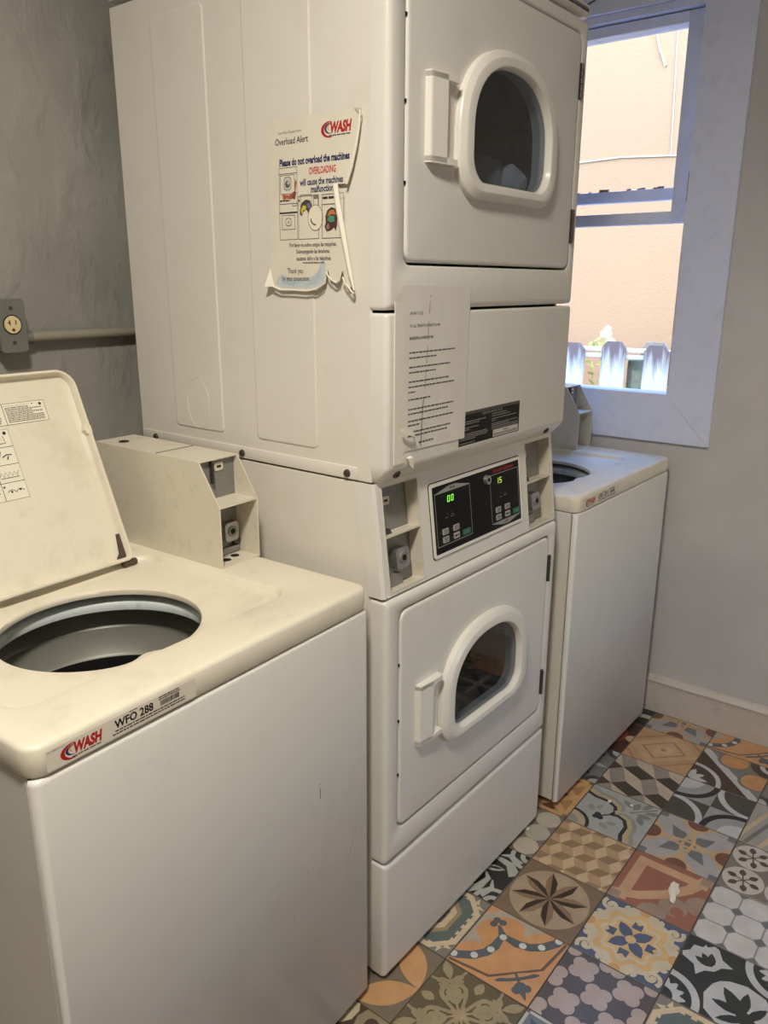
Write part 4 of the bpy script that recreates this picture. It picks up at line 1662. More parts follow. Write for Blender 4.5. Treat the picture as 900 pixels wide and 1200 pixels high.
def make_door(prefix, x0, x1, z0, z1, ring, glass, hx, hz, hinges):
    front_panel(prefix + '_front_panel', 0, DW, *{'upper': (1.3822, 1.9515), 'lower': (0.2942, 0.8655)}[prefix], hole=(x0 - 0.0035, x1 + 0.0035, z0 - 0.0045, z1 + 0.0035))
    c = ((glass[0] + glass[1]) / 2, (glass[2] + glass[3]) / 2)
    gh = dome(glass[0] - 0.004, glass[1] + 0.004, glass[2] - 0.004, glass[3] + 0.004, 0.048)
    RR = lambda i, r: rrect(x0 + i, x1 - i, z0 + i, z1 - i, r, 6)
    ang = angles_of(c, RR(0, 0.02), gh, RR(0.006, 0.016))
    mb = MB()
    rows = []
    for pts, y in ((RR(0, 0.02), 0.026), (RR(0, 0.02), 0.004), (RR(0.0012, 0.019), 0.0005), (RR(0.004, 0.017), -0.0012), (RR(0.008, 0.015), -0.0015)):
        rows.append([(x, y, z) for x, z in polar(pts, c, ang)])
    rows.append([(x, -0.0015, z) for x, z in polar(gh, c, ang)])
    rows.append([(x, 0.026, z) for x, z in polar(gh, c, ang)])
    rows.append(rows[0])
    mb.loft(rows)
    door = mb.build(prefix + '_door', M['enamel'], DR, smooth=50)
    # plastic ring round the glass
    D = lambda a, y, rb: [(x, y, z) for x, z in dome(ring[0] + a, ring[1] - a, ring[2] + a, ring[3] - a, rb)]
    gi = (glass[0] - ring[0] + ring[1] - glass[1]) / 2

    def G(y, k=0.0):
        return [(x, y, z) for x, z in dome(glass[0] - k, glass[1] + k, glass[2] - k, glass[3] + k, 0.046)]
    mb = MB()
    mb.loft([D(0, -0.0013, 0.062), D(0.0002, -0.010, 0.062), D(0.0015, -0.0125, 0.061), D(0.0115, -0.0195, 0.058), D(0.0135, -0.0202, 0.057),
             G(-0.0190, 0.005), G(-0.0180, 0.0035), G(-0.010, 0.0), G(0.010, 0.0)])
    mb.build('window_ring', M['plastic'], door, smooth=24)
    mb = MB()
    mb.loft([G(-0.005, 0.0015), G(-0.0035, 0.0015)], True, True)
    mb.build('door_glass', M['door_glass'], door, smooth=0)
    # pull handle: raised plate with a finger hollow towards the ring
    h0, h1 = hz
    xa, xb = hx
    mb = MB()
    xm = xa + (xb - xa) * 0.58
    prof_ = [(xa, -0.0012), (xa + 0.002, -0.012), (xa + 0.005, -0.0135), (xm - 0.003, -0.0175), (xm, -0.0165), (xm + 0.0005, -0.013), (xm - 0.006, -0.005), (xm - 0.004, -0.0012)]
    mb.prism(prof_, lambda x, y: (x, y, h0 + 0.002), lambda x, y: (x, y, h1 - 0.002))
    for za, zb in ((h0, h0 + 0.010), (h1 - 0.010, h1)):
        e = [(xa, -0.0012), (xa + 0.002, -0.012), (xa + 0.005, -0.0135), (xm - 0.003, -0.0175), (xb - 0.003, -0.0175), (xb, -0.0155), (xb, -0.0012)]
        mb.prism(e, lambda x, y: (x, y, za), lambda x, y: (x, y, zb))
    mb.box(xm - 0.004, xb, -0.0035, -0.0012, h0 + 0.01, h1 - 0.01)
    mb.build('handle', M['plastic'], door, smooth=20)
    for za, zb in hinges:
        hb = MB()
        hb.box(x1 + 0.0005, x1 + 0.0105, -0.0028, 0.002, za, zb, 0.0008, 1)
        k = 5
        for i in range(k):
            zz = za + (zb - za) * i / k
            hb.cyl((x1 + 0.0035, -0.0035, zz + 0.001), (x1 + 0.0035, -0.0035, zz + (zb - za) / k - 0.001), 0.0034, n=10)
        hb.build('hinge', M['hinge'], door)
    # bump stops on the latch edge
    for zz in (z0 + 0.12, z0 + 0.24, z0 + 0.36):
        MB().box(x0 - 0.0034, x0 + 0.0004, 0.0, 0.003, zz, zz + 0.005).build('door_catch', M['dark'], door, smooth=0)
    return door


make_door('upper', 0.0455, 0.6475, 1.459, 1.921, (0.182, 0.541, 1.571, 1.828), (0.222, 0.503, 1.600, 1.797), (0.094, 0.172), (1.617, 1.754), ((1.80, 1.868), (1.512, 1.582)))
make_door('lower', 0.0425, 0.6415, 0.363, 0.835, (0.176, 0.536, 0.476, 0.733), (0.217, 0.495, 0.505, 0.697), (0.092, 0.168), (0.528, 0.662), ((0.717, 0.785), (0.406, 0.474)))


def make_drum(name, zc, fins, start):
    cx, r = 0.3415, 0.262
    mb = MB()
    n = 64
    circ = lambda rr_, y: [(cx + rr_ * math.cos(2 * PI * i / n), y, zc + rr_ * math.sin(2 * PI * i / n)) for i in range(n)]
    c = (cx, zc)
    ang = [2 * PI * i / n - PI for i in range(n)]
    fl_ = [(x, 0.040, z) for x, z in polar(rrect(0.03, 0.653, zc - 0.278, zc + 0.278, 0.01), c, ang)]
    cc = [(cx + r * math.cos(a), 0.040, zc + r * math.sin(a)) for a in ang]
    cb = [(cx + r * math.cos(a), 0.560, zc + r * math.sin(a)) for a in ang]
    mb.loft([fl_, cc, cb], False, True)
    d = mb.build(name, M['drum'], DR, smooth=40)
    for k in range(fins):
        a = R(start + 360 / fins * k)
        f = MB()
        u, v = Vector((math.cos(a), 0, math.sin(a))), Vector((-math.sin(a), 0, math.cos(a)))
        o_ = Vector((cx, 0, zc))
        pr = [(r - 0.001, -0.035), (r - 0.05, -0.010), (r - 0.055, 0), (r - 0.05, 0.010), (r - 0.001, 0.035)]
        f.loft([[o_ + u * p + v * q + Vector((0, y, 0)) for p, q in pr] for y in (0.07, 0.55)], True, True)
        f.build('drum_fin', M['fin'], d)
    rb = MB()
    for k in range(5):
        y = 0.12 + 0.1 * k
        rb.loft([circ(r - 0.0005, y), circ(r - 0.004, y + 0.006), circ(r - 0.0005, y + 0.012)])
    rb.build('drum_rib', M['fin'], d)
    return d


make_drum('upper_drum', 1.665, 3, 20)
make_drum('lower_drum', 0.580, 3, 100)

# panel between the doors, its lower edge turned back
mb = MB()


def plan_ring(yf, ins, z, r=0.010):
    x0, x1, yb = ins, DW - ins, 0.037
    p = [(x0, yb)]
    p += [(x0 + r - r * math.cos(R(90 * i / 5)), yf + r - r * math.sin(R(90 * i / 5))) for i in range(6)]
    p += [(x1 - r + r * math.sin(R(90 * i / 5)), yf + r - r * math.cos(R(90 * i / 5))) for i in range(6)]
    p += [(x1, yb)]
    return [(x, min(y, yb), z) for x, y in p]


mb.loft([plan_ring(0.0265, 0.010, ZB + 0.0005), plan_ring(0.022, 0.007, ZB + 0.003), plan_ring(0.0035, 0.001, 1.107), plan_ring(0.0008, 0.0002, 1.112), plan_ring(0, 0, 1.118),
         plan_ring(0, 0, ZS - 0.008), plan_ring(0.001, 0.001, ZS - 0.004), plan_ring(0.004, 0.004, ZS - 0.0022)], True, True)
UP = mb.build('upper_access_panel', M['enamel'], DR, smooth=50)
for sx in (0.041, 0.612):
    y = 0.011
    c = Vector((sx, y - 0.0002, 1.0985))
    nn = Vector((0, -0.80, -0.60)).normalized()
    MB().cyl(c, c + nn * 0.0035, 0.0085, 0.0075, 16).build('panel_screw', M['screw'], UP)
    MB().cyl(c + nn * 0.0034, c + nn * 0.004, 0.004, 0.004, 12).build('screw_recess', M['dark'], UP)
front_panel('lower_access_panel', 0, DW, 0.010, 0.2892)
front_panel('top_cap', 0, DW, 1.9566, 1.984)
MB().box(0.002, DW - 0.002, 0.037, DD, 1.9565, 1.984, 0.002, 1).build('top_cover', M['enamel'], DR)
for fx in (0.05, DW - 0.05):
    for fy in (0.08, DD - 0.05):
        MB().cyl((fx, fy, 0.0003), (fx, fy, 0.014), 0.018, 0.014, 14).build('foot', M['dark'], DR)
sc = Pic()
sc.line([(0.0, 0.0), (0.001, 0.02), (0.0005, 0.035)], 0.0009, (110, 104, 96))
sc.build('scuff_mark', lambda u, v, h: (0.548 + u, -0.0002 - h, 0.075 + v), M['label'], DR)

# control panel, leaning back between the coin boxes
SLO = 0.025 / 0.211
_n = math.sqrt(1 + SLO * SLO)
CO, CU, CV, CN = Vector((0, 0.0057, 0.8682)), Vector((1, 0, 0)), Vector((0, SLO, 1)) / _n, Vector((0, -1, SLO)) / _n
cp = lambda u, v, w: CO + CU * u + CV * v + CN * w
VT = 0.217
LB, RB = (0.022, 0.128, 0.010, 0.206), (0.548, 0.664, 0.008, 0.206)


def face_grid(mb, us, vs, holes, w):
    for a, b in zip(us[:-1], us[1:]):
        for c, d in zip(vs[:-1], vs[1:]):
            m_ = ((a + b) / 2, (c + d) / 2)
            if any(h[0] < m_[0] < h[1] and h[2] < m_[1] < h[3] for h in holes):
                continue
            mb.bm.faces.new([mb.bm.verts.new(cp(*p, w)) for p in ((a, c), (b, c), (b, d), (a, d))])


mb = MB()
e = 0.006
face_grid(mb, [e, LB[0], LB[1], RB[0], RB[1], DW - e], [e * 0.5, RB[2], LB[2], 0.206, VT], [LB, RB], 0.0)
q = lambda *pts: mb.bm.faces.new([mb.bm.verts.new(p) for p in pts])


def side_back(v):      # seam with the side panel, it leans like the front
    return 0.040 + 0.038 * v / VT


for x0, x1 in ((0.0, e), (DW, DW - e)):
    vs = [0.003, VT]
    a, b = 0.003, VT
    rings = []
    for k in range(5):
        t = R(90 * k / 4)
        xx = x0 + (x1 - x0) * math.sin(t)
        ww = -e + e * math.cos(t)
        ww = -e * (1 - math.sin(t))
        xx = x0 + (x1 - x0) * (1 - math.cos(t))
        rings.append([cp(xx - (0.0015 if x0 == 0 and k < 2 else 0), a, ww), cp(xx - (0.0015 if x0 == 0 and k < 2 else 0), b, ww)])
    back = [Vector((x0 - (0.0015 if x0 == 0 else 0), side_back(a), cp(0, a, 0).z)), Vector((x0 - (0.0015 if x0 == 0 else 0), side_back(b), cp(0, b, 0).z))]
    mb.loft([back] + rings, closed=False)
rings = []
for k in range(4):
    t = R(90 * k / 3)
    rings.append([cp(e, 0.003 * (1 - math.sin(t)) + 0.0 , -0.003 * (1 - math.cos(t))) for _ in (0,)])
q(cp(0.002, 0.0, -0.003), cp(DW - 0.002, 0.0, -0.003), cp(DW - e, 0.003, 0), cp(e, 0.003, 0))
q(cp(0.002, 0.0, -0.003), cp(DW - 0.002, 0.0, -0.003), cp(DW - 0.002, 0.0, -0.035), cp(0.002, 0.0, -0.035))
bmesh.ops.remove_doubles(mb.bm, verts=mb.bm.verts, dist=1e-5)
CPN = mb.build('control_panel', M['enamel'], DR, smooth=40)


def coin_box(hole, mirror):
    u0, u1, v0, v1 = hole
    dp = -0.032
    mb = MB()
    q = lambda *pts: mb.bm.faces.new([mb.bm.verts.new(p) for p in pts])
    t = 0.0015
    u0o, u1o, v0o, v1o = u0 - t, u1 + t, v0 - t, v1 + t
    for a in ((u0o, u0, v0, v1), (u1, u1o, v0, v1), (u0o, u1o, v0o, v0), (u0o, u1o, v1, v1o), ):
        mb.prism([(a[0], a[2]), (a[1], a[2]), (a[1], a[3]), (a[0], a[3])], lambda u, v: cp(u, v, dp), lambda u, v: cp(u, v, 0.0008))
    bx = mb.build('coin_box', M['box_enamel'], DR)
    vm = 0.115
    mb = MB()
    mb.prism([(u0, vm - 0.0035), (u1, vm - 0.0035), (u1, vm), (u0, vm)], lambda u, v: cp(u, v, dp), lambda u, v: cp(u, v, -0.0005))
    mb.build('shelf', M['box_enamel'], bx)
    mb = MB()
    mb.prism([(u0, v0), (u1, v0), (u1, v1), (u0, v1)], lambda u, v: cp(u, v, dp), lambda u, v: cp(u, v, dp + 0.003))
    mb.build('back_plate', M['grey_plate'], bx)
    mb = MB()
    mb.prism(rrect(u0 + 0.030, u0 + 0.052, v1 - 0.040, v1 - 0.024, 0.005, 4), lambda u, v: cp(u, v, dp + 0.0025), lambda u, v: cp(u, v, dp + 0.006))
    mb.build('coin_badge', M['box_enamel'], bx)
    mb = MB()
    mb.prism([(u0 + 0.036, v1 - 0.034), (u0 + 0.046, v1 - 0.034), (u0 + 0.046, v1 - 0.030), (u0 + 0.036, v1 - 0.030)], lambda u, v: cp(u, v, dp + 0.0055), lambda u, v: cp(u, v, dp + 0.0066))
    mb.build('badge_print', M['dark'], bx)
    mb = MB()
    for a, b in ((0.010, 0.014), (0.020, 0.0235)):
        mb.prism([(u0 + a, vm + 0.004), (u0 + b, vm + 0.004), (u0 + b, v1 - 0.002), (u0 + a, v1 - 0.002)], lambda u, v: cp(u, v, dp + 0.002), lambda u, v: cp(u, v, dp + 0.010))
    mb.prism([(u0 + 0.001, vm + 0.0005), (u0 + 0.032, vm + 0.0005), (u0 + 0.026, vm + 0.010), (u0 + 0.001, vm + 0.012)], lambda u, v: cp(u, v, dp + 0.002), lambda u, v: cp(u, v, dp + 0.022))
    mb.build('coin_slot', M['hinge'], bx)
    lu, lv = u0 + 0.058, 0.062
    mb = MB()
    mb.prism(rrect(lu - 0.020, lu + 0.020, lv - 0.021, lv + 0.019, 0.008, 5), lambda u, v: cp(u, v, dp + 0.002), lambda u, v: cp(u, v, -0.010))
    lk = mb.build('money_lock', M['steel'], bx)
    mb = MB().cyl(cp(lu, lv, -0.011), cp(lu, lv, -0.007), 0.013, 0.0115, 22)
    mb.build('lock_ring', M['grey_plate'], lk)
    MB().cyl(cp(lu, lv, -0.0075), cp(lu, lv, -0.0062), 0.006, n=14).build('keyhole', M['dark'], lk)
    mb = MB()
    mb.prism([(u0 + 0.004, v0 + 0.001), (u0 + 0.062, v0 + 0.001), (u0 + 0.058, v0 + 0.022), (u0 + 0.004, v0 + 0.022)], lambda u, v: cp(u, v, dp + 0.002), lambda u, v: cp(u, v, dp + 0.014))
    mb.build('lock_bracket', M['grey_plate'], bx)
    return bx


coin_box(LB, False)
coin_box(RB, True)

# black control overlay with two keypads
OU0, OU1, OV0, OV1 = 0.163, 0.516, 0.0345, 0.1845
mb = MB()
mb.prism(rrect(OU0 - 0.002, OU1 + 0.002, OV0 - 0.002, OV1 + 0.002, 0.008, 5), lambda u, v: cp(u, v, 0.0002), lambda u, v: cp(u, v, 0.0008))
OV = mb.build('overlay_edge', M['black'], CPN)
mb = MB()
mb.prism(rrect(OU0, OU1, OV0, OV1, 0.007, 5), lambda u, v: cp(u, v, 0.0002), lambda u, v: cp(u, v, 0.0030))
BZ = mb.build('overlay_bezel', M['plastic'], CPN)
P = Pic()
bk, sv, gr_ = (6, 6, 7), (150, 148, 142), (120, 118, 112)
P.poly(rrect(0.0, OU1 - OU0 - 0.014, 0, OV1 - OV0 - 0.014, 0.003, 3), bk)
ox, oy = OU0 + 0.007, OV0 + 0.007
Lr = lambda pts: [(a - ox, b - oy) for a, b in pts]


def pad(u0, u1, v0, v1, peak_up):
    um = (u0 + u1) / 2
    if peak_up:
        P.poly(Lr([(u0, v1), (um - 0.012, v1 + 0.0095), (um + 0.012, v1 + 0.0095), (u1, v1)]), sv)
        P.text('DRYER', um - ox, v1 + 0.002 - oy, 0.0042, bk, width=0.018, bold=0.02, align='C')
    else:
        P.poly(Lr([(u0, v0), (um - 0.012, v0 - 0.0095), (um + 0.012, v0 - 0.0095), (u1, v0)]), sv)
        P.text('DRYER', um - ox, v0 - 0.0065 - oy, 0.0042, bk, width=0.018, bold=0.02, align='C')
    P.frame(u0 - ox, u1 - ox, v0 - oy, v1 - oy, 0.0014, sv)


pad(0.177, 0.304, 0.055, 0.1625, True)
pad(0.383, 0.504, 0.055, 0.1625, False)
P.text('Speed Queen', 0.397 - ox, 0.1665 - oy, 0.0075, (176, 44, 34), width=0.088, bold=0.02, shear=0.2)
for bx_, s_ in ((0.205, 0), (0.415, 1)):
    P.bars(bx_ + 0.004 - ox, 0.1085 - oy, 0.011, 0.0016, gr_, 2)
    P.bars(bx_ + 0.023 - ox, 0.1085 - oy, 0.012, 0.0016, gr_, 5)
    P.bars(bx_ + 0.024 - ox, 0.1125 - oy, 0.010, 0.0014, gr_, 6)
    P.rect(bx_ + 0.010 - ox, bx_ + 0.012 - ox, 0.115 - oy, 0.117 - oy, gr_)
    P.rect(bx_ + 0.028 - ox, bx_ + 0.030 - ox, 0.117 - oy, 0.119 - oy, gr_)
    for a, b in ((-0.0165, 0.083), (-0.0165, 0.066), (0.0215, 0.083), (0.0215, 0.066)):
        P.disc(bx_ + a - ox + (0 if a < 0 else 0.0), b - oy, 0.0011, gr_, 8)
P.build('control_overlay', lambda u, v, h: cp(ox + u, oy + v, 0.0031 + h), M['label'], BZ)
# lit displays: seven-segment digits
SEG = {'0': 'abcdef', '1': 'bc', '5': 'afgcd'}


def digits(s, u, v, mat, hh=0.0125, ww=0.0078):
    mb = MB()
    for k, ch in enumerate(s):
        x0 = u + k * (ww + 0.0055)
        t = 0.0011
        geo = {'a': (x0, x0 + ww, v + hh - t, v + hh), 'd': (x0, x0 + ww, v, v + t), 'g': (x0, x0 + ww, v + hh / 2 - t / 2, v + hh / 2 + t / 2),
               'f': (x0, x0 + t, v + hh / 2, v + hh), 'e': (x0, x0 + t, v, v + hh / 2), 'b': (x0 + ww - t, x0 + ww, v + hh / 2, v + hh), 'c': (x0 + ww - t, x0 + ww, v, v + hh / 2)}
        for g in SEG[ch]:
            a = geo[g]
            sh = 0.12
            mb.prism([(a[0] + (a[2] - v) * sh, a[2]), (a[1] + (a[2] - v) * sh, a[2]), (a[1] + (a[3] - v) * sh, a[3]), (a[0] + (a[3] - v) * sh, a[3])],
                     lambda p, q_: cp(p, q_, 0.0036), lambda p, q_: cp(p, q_, 0.0041))
    return mb.build('lit_digits', mat, BZ, smooth=0)


digits('00', 0.219, 0.140, M['green_led'])
digits('15', 0.409, 0.140, M['yellow_led'])
for b0 in (0.205, 0.4105):
    for k, (du, dv_) in enumerate(((0, 0.083), (0.0385, 0.083), (0, 0.0665), (0.0385, 0.0665))):
        mb = MB()
        mb.prism(rrect(b0 + du - 0.0105, b0 + du + 0.0105, dv_ - 0.006, dv_ + 0.006, 0.0015, 3), lambda u, v: cp(u, v, 0.0033), lambda u, v: cp(u, v, 0.0046))
        bt = mb.build('button', M['button'], BZ)
        P = Pic()
        if k == 3:
            P.bars(-0.008, -0.002, 0.016, 0.004, (40, 40, 40), 3)
        else:
            P.frame(-0.006, 0.004, -0.004, 0.004, 0.0012, (40, 40, 40))
            P.bars(-0.003, -0.001, 0.005, 0.002, (40, 40, 40), 3)
            P.rect(0.0065, 0.0078, -0.004, 0.004, (40, 40, 40))
        P.build('button_print', lambda u, v, h: cp(b0 + du + u, dv_ + v, 0.0047 + h), M['label'], bt)
    mb = MB()
    mb.prism(rrect(b0 + 0.061, b0 + 0.090, 0.060, 0.0715, 0.002, 3), lambda u, v: cp(u, v, 0.0033), lambda u, v: cp(u, v, 0.0046))
    bt = mb.build('start_button', M['button_green'], BZ)
    P = Pic()
    P.text('START', 0, 0, 0.0035, (130, 180, 160), width=0.016, align='C')
    P.build('button_print', lambda u, v, h: cp(b0 + 0.0755 + u, 0.0640 + v, 0.0047 + h), M['label'], bt)
mb = MB().cyl(cp(0.368, 0.157, 0.003), cp(0.368, 0.157, 0.011), 0.0105, 0.0095, 22)
ks = mb.build('key_switch', M['steel'], BZ)
MB().cyl(cp(0.368, 0.157, 0.0108), cp(0.368, 0.157, 0.0116), 0.0045, n=14).build('keyhole', M['dark'], ks)

# operating label, black with a white strip, low on the upper panel
P = Pic()
Wd, Hd = 0.236, 0.066
bk, tx, wt = (24, 24, 24), (150, 148, 142), (205, 202, 192)
P.rect(0, Wd, 0, Hd, bk)
P.rect(0, Wd, Hd - 0.006, Hd, (84, 82, 78))
P.text('OPERATING INSTRUCTIONS', Wd * 0.52, Hd - 0.0125, 0.0052, tx, width=0.082, bold=0.01, align='C', res=1)
rows_l = [(0.045, 0.096), (0.041, 0.07), (0.033, 0.068), (0.029, 0.036), (0.021, 0.10), (0.0175, 0.104), (0.014, 0.10), (0.0105, 0.06), (0.003, 0.055)]
rows_r = [(0.0495, 0.06), (0.045, 0.075), (0.0395, 0.1), (0.0355, 0.014), (0.029, 0.108), (0.0255, 0.07), (0.022, 0.108), (0.0185, 0.108)]
for k, (v_, w_) in enumerate(rows_l):
    P.bars(0.004, v_, w_, 0.0017, tx, k)
for k, (v_, w_) in enumerate(rows_r):
    P.bars(0.122, v_, w_, 0.0017, tx, 20 + k)
P.rect(0.128, 0.231, 0.002, 0.0165, wt)
P.text('WARNING', 0.180, 0.0105, 0.0034, bk, bold=0.02, align='C', res=1)
P.bars(0.132, 0.0068, 0.094, 0.0014, bk, 44)
P.bars(0.132, 0.0042, 0.094, 0.0014, bk, 45)
P.build('operating_label', lambda u, v, h: (0.224 + u, -0.0003 - h, 1.120 + v), M['label'], UP)

# ------------------------------------------------------------------ papers stuck on the dryer
_cd, _sd = math.cos(rd), math.sin(rd)
dw = lambda x, y, z: Vector((x * _cd - y * _sd, x * _sd + y * _cd, z))

# 1. torn overload poster on the left side: (a, z) with a = distance from its left edge
PO = empty('overload_poster', dw(-0.001, 0.16, 1.55))
tag(PO, 'torn paper poster about overloading the machines, stuck on the side of the stacked dryer', 'poster')
pinv = Matrix.Translation(PO.location).inverted()
cream, navy, pink, blk = (224, 217, 200), (34, 40, 86), (190, 70, 56), (50, 46, 44)
PZ = 1.405


def pmap(a, v, h):
    z = PZ + v
    lift = 0.0065 - 0.018 * v
    return dw(-lift - h, 0.267 - a, z)


P = Pic(1.5e-5)
edge = [(0.002, 0.289), (0.06, 0.288), (0.12, 0.2875), (0.18, 0.286), (0.208, 0.285), (0.2155, 0.272), (0.207, 0.236), (0.196, 0.203), (0.188, 0.176),
        (0.163, 0.177), (0.166, 0.16), (0.176, 0.12), (0.186, 0.08), (0.194, 0.045), (0.1985, 0.018), (0.190, 0.012), (0.184, 0.020), (0.178, 0.030), (0.176, 0.042),
        (0.170, 0.024), (0.162, 0.020), (0.154, 0.026), (0.146, 0.030), (0.142, 0.042), (0.136, 0.020), (0.118, 0.010), (0.095, 0.007), (0.06, 0.009), (0.03, 0.008), (0.012, 0.014), (0.0, 0.022), (0.002, 0.06), (0.004, 0.12), (0.001, 0.20)]
# base paper cut in strips so that it can bend with the lifted edges
P.poly(edge, cream)
# blue wash showing at the torn foot
P.poly([(0.014, 0.018), (0.03, 0.012), (0.06, 0.012), (0.095, 0.011), (0.118, 0.014), (0.134, 0.022), (0.137, 0.052), (0.128, 0.060), (0.118, 0.038), (0.10, 0.030), (0.08, 0.026), (0.05, 0.030), (0.03, 0.036), (0.02, 0.030)], (194, 202, 204))
P.poly([(0.03, 0.020), (0.06, 0.015), (0.07, 0.022), (0.045, 0.030)], (178, 188, 196))
P.poly([(0.085, 0.016), (0.115, 0.018), (0.126, 0.030), (0.125, 0.048), (0.11, 0.030)], (180, 192, 200))
# print
P.text('Laundry Equipment', 0.028, 0.2645, 0.0042, blk, width=0.055, res=2)
P.text('Overload Alert', 0.020, 0.2475, 0.0105, blk, width=0.078, bold=0.015, res=2, shear=0.05)
wash_logo(P, 0.146, 0.2555, 0.0155)
P.text('Please do not overload the machines', 0.030, 0.2135, 0.0110, navy, width=0.160, bold=0.045)
P.text('OVERLOADING', 0.100, 0.1960, 0.0110, pink, width=0.060, bold=0.03)
P.text('will cause the machines', 0.078, 0.1795, 0.0105, navy, width=0.098, bold=0.03)
P.text('malfunction.', 0.104, 0.1675, 0.0105, navy, width=0.054, bold=0.03)
ln = (96, 88, 80)


def fr(x0, x1, y0, y1, wd=0.0009):
    P.frame(x0, x1, y0, y1, wd, ln)


# drawing: stacked dryer, washer with a toilet bowl, front loader
fr(0.028, 0.072, 0.093, 0.211)
P.rect(0.028, 0.072, 0.2005, 0.2016, ln)
fr(0.031, 0.066, 0.168, 0.199)
P.poly(rrect(0.040, 0.058, 0.174, 0.196, 0.006, 4), ln)
P.poly(rrect(0.041, 0.057, 0.175, 0.195, 0.006, 4), (200, 196, 184))
P.disc(0.049, 0.184, 0.006, (86, 90, 92), 14)
P.disc(0.051, 0.186, 0.003, (190, 190, 188), 10)
P.poly([(0.036, 0.168), (0.038, 0.158), (0.046, 0.161), (0.058, 0.159), (0.066, 0.164), (0.071, 0.186), (0.067, 0.192), (0.065, 0.172), (0.052, 0.166)], (176, 96, 66))
P.poly([(0.058, 0.162), (0.066, 0.158), (0.070, 0.170), (0.064, 0.172)], (120, 70, 54))
P.bars(0.030, 0.1565, 0.024, 0.0024, blk, 4)
P.rect(0.028, 0.072, 0.1520, 0.1530, ln)
fr(0.060, 0.071, 0.148, 0.153)
P.rect(0.028, 0.072, 0.1365, 0.1390, blk)
fr(0.034, 0.066, 0.110, 0.134)
P.poly(rrect(0.043, 0.057, 0.116, 0.129, 0.004, 3), ln)
P.poly(rrect(0.044, 0.056, 0.117, 0.128, 0.004, 3), cream)
P.disc(0.050, 0.122, 0.003, (176, 166, 150), 10)
fr(0.074, 0.122, 0.093, 0.163)
fr(0.079, 0.106, 0.146, 0.165)
P.disc(0.076, 0.156, 0.0018, blk, 10)
P.poly([(0.078, 0.140), (0.082, 0.152), (0.092, 0.157), (0.102, 0.155), (0.106, 0.147), (0.104, 0.138), (0.098, 0.134), (0.094, 0.141), (0.086, 0.138), (0.083, 0.131), (0.078, 0.134)], (70, 66, 60))
P.poly([(0.080, 0.140), (0.085, 0.148), (0.093, 0.147), (0.092, 0.140), (0.086, 0.140), (0.083, 0.133)], (206, 186, 60))
P.poly([(0.094, 0.150), (0.102, 0.151), (0.103, 0.143), (0.097, 0.143)], (120, 110, 130))
fr(0.110, 0.121, 0.143, 0.1635)
P.rect(0.111, 0.120, 0.157, 0.1625, (130, 122, 112))
P.disc(0.114, 0.127, 0.0175, ln, 26, 0.021)
P.disc(0.114, 0.127, 0.0165, (232, 222, 202), 26, 0.020)
P.arc(0.114, 0.126, 0.009, 0.0115, 180, 280, (96, 88, 80), 12)
fr(0.129, 0.178, 0.093, 0.163)
P.rect(0.129, 0.172, 0.1465, 0.1475, ln)
P.bars(0.131, 0.1555, 0.026, 0.0035, blk, 12)
P.poly([(0.138, 0.118), (0.137, 0.128), (0.142, 0.138), (0.151, 0.142), (0.160, 0.139), (0.164, 0.128), (0.163, 0.112), (0.160, 0.104), (0.157, 0.110), (0.150, 0.106), (0.140, 0.104), (0.135, 0.112)], (78, 52, 46))
P.poly([(0.141, 0.128), (0.146, 0.137), (0.156, 0.138), (0.161, 0.130), (0.152, 0.131)], (190, 120, 64))
P.poly([(0.141, 0.122), (0.146, 0.129), (0.157, 0.128), (0.158, 0.120), (0.150, 0.118)], (76, 146, 108))
P.poly([(0.138, 0.112), (0.144, 0.117), (0.147, 0.110), (0.142, 0.106)], (150, 110, 120))
P.text('Por favor no sobre cargue las maquinas.', 0.052, 0.0810, 0.0068, blk, width=0.110, bold=0.01, res=1)
P.text('Sobrecargando las lavadoras', 0.068, 0.0700, 0.0068, blk, width=0.078, bold=0.01, res=1)
P.text('causaran daño a las máquinas.', 0.068, 0.0585, 0.0068, blk, width=0.082, bold=0.01, res=1)
P.bars(0.084, 0.0535, 0.050, 0.0018, (110, 100, 92), 3)
P.text('Thank you', 0.046, 0.0370, 0.0085, blk, width=0.038)
P.text('for your cooperation.', 0.032, 0.0245, 0.0080, blk, width=0.068)
o = P.build('poster_sheet', pmap, M['paper'], PO)
o.matrix_parent_inverse = pinv
# curled strips: the peeled long edge, the rolled right edge, the folded corner and the torn foot


def curl(name, pts, r):
    mb = MB()
    mb.tube([pmap(a, v, 0.003 + (r if not isinstance(r, list) else max(r)) * 0.5) for a, v in pts], r, 8)
    o = mb.build(name, M['paper_white'], PO)
    o.matrix_parent_inverse = pinv
    return o


curl('peeled_strip', [(0.164, 0.176), (0.168, 0.15), (0.178, 0.11), (0.188, 0.07), (0.197, 0.035), (0.205, 0.009)], [0.0045, 0.005, 0.0048, 0.004, 0.0035, 0.0015])
curl('rolled_edge', [(0.2145, 0.282), (0.2135, 0.26), (0.2065, 0.23), (0.197, 0.20), (0.187, 0.175)], [0.0012, 0.002, 0.0026, 0.003, 0.002])
curl('torn_foot', [(0.001, 0.024), (0.012, 0.014), (0.03, 0.0085), (0.06, 0.0085), (0.095, 0.007), (0.118, 0.0105), (0.136, 0.020)], [0.001, 0.0016, 0.0016, 0.0014, 0.0014, 0.0016, 0.001])
curl('torn_foot', [(0.141, 0.038), (0.147, 0.030), (0.155, 0.025), (0.163, 0.021), (0.171, 0.025), (0.176, 0.04)], 0.0013)
curl('torn_foot', [(0.178, 0.030), (0.184, 0.020), (0.192, 0.013), (0.199, 0.006), (0.204, 0.004)], 0.0014)
mb = MB()
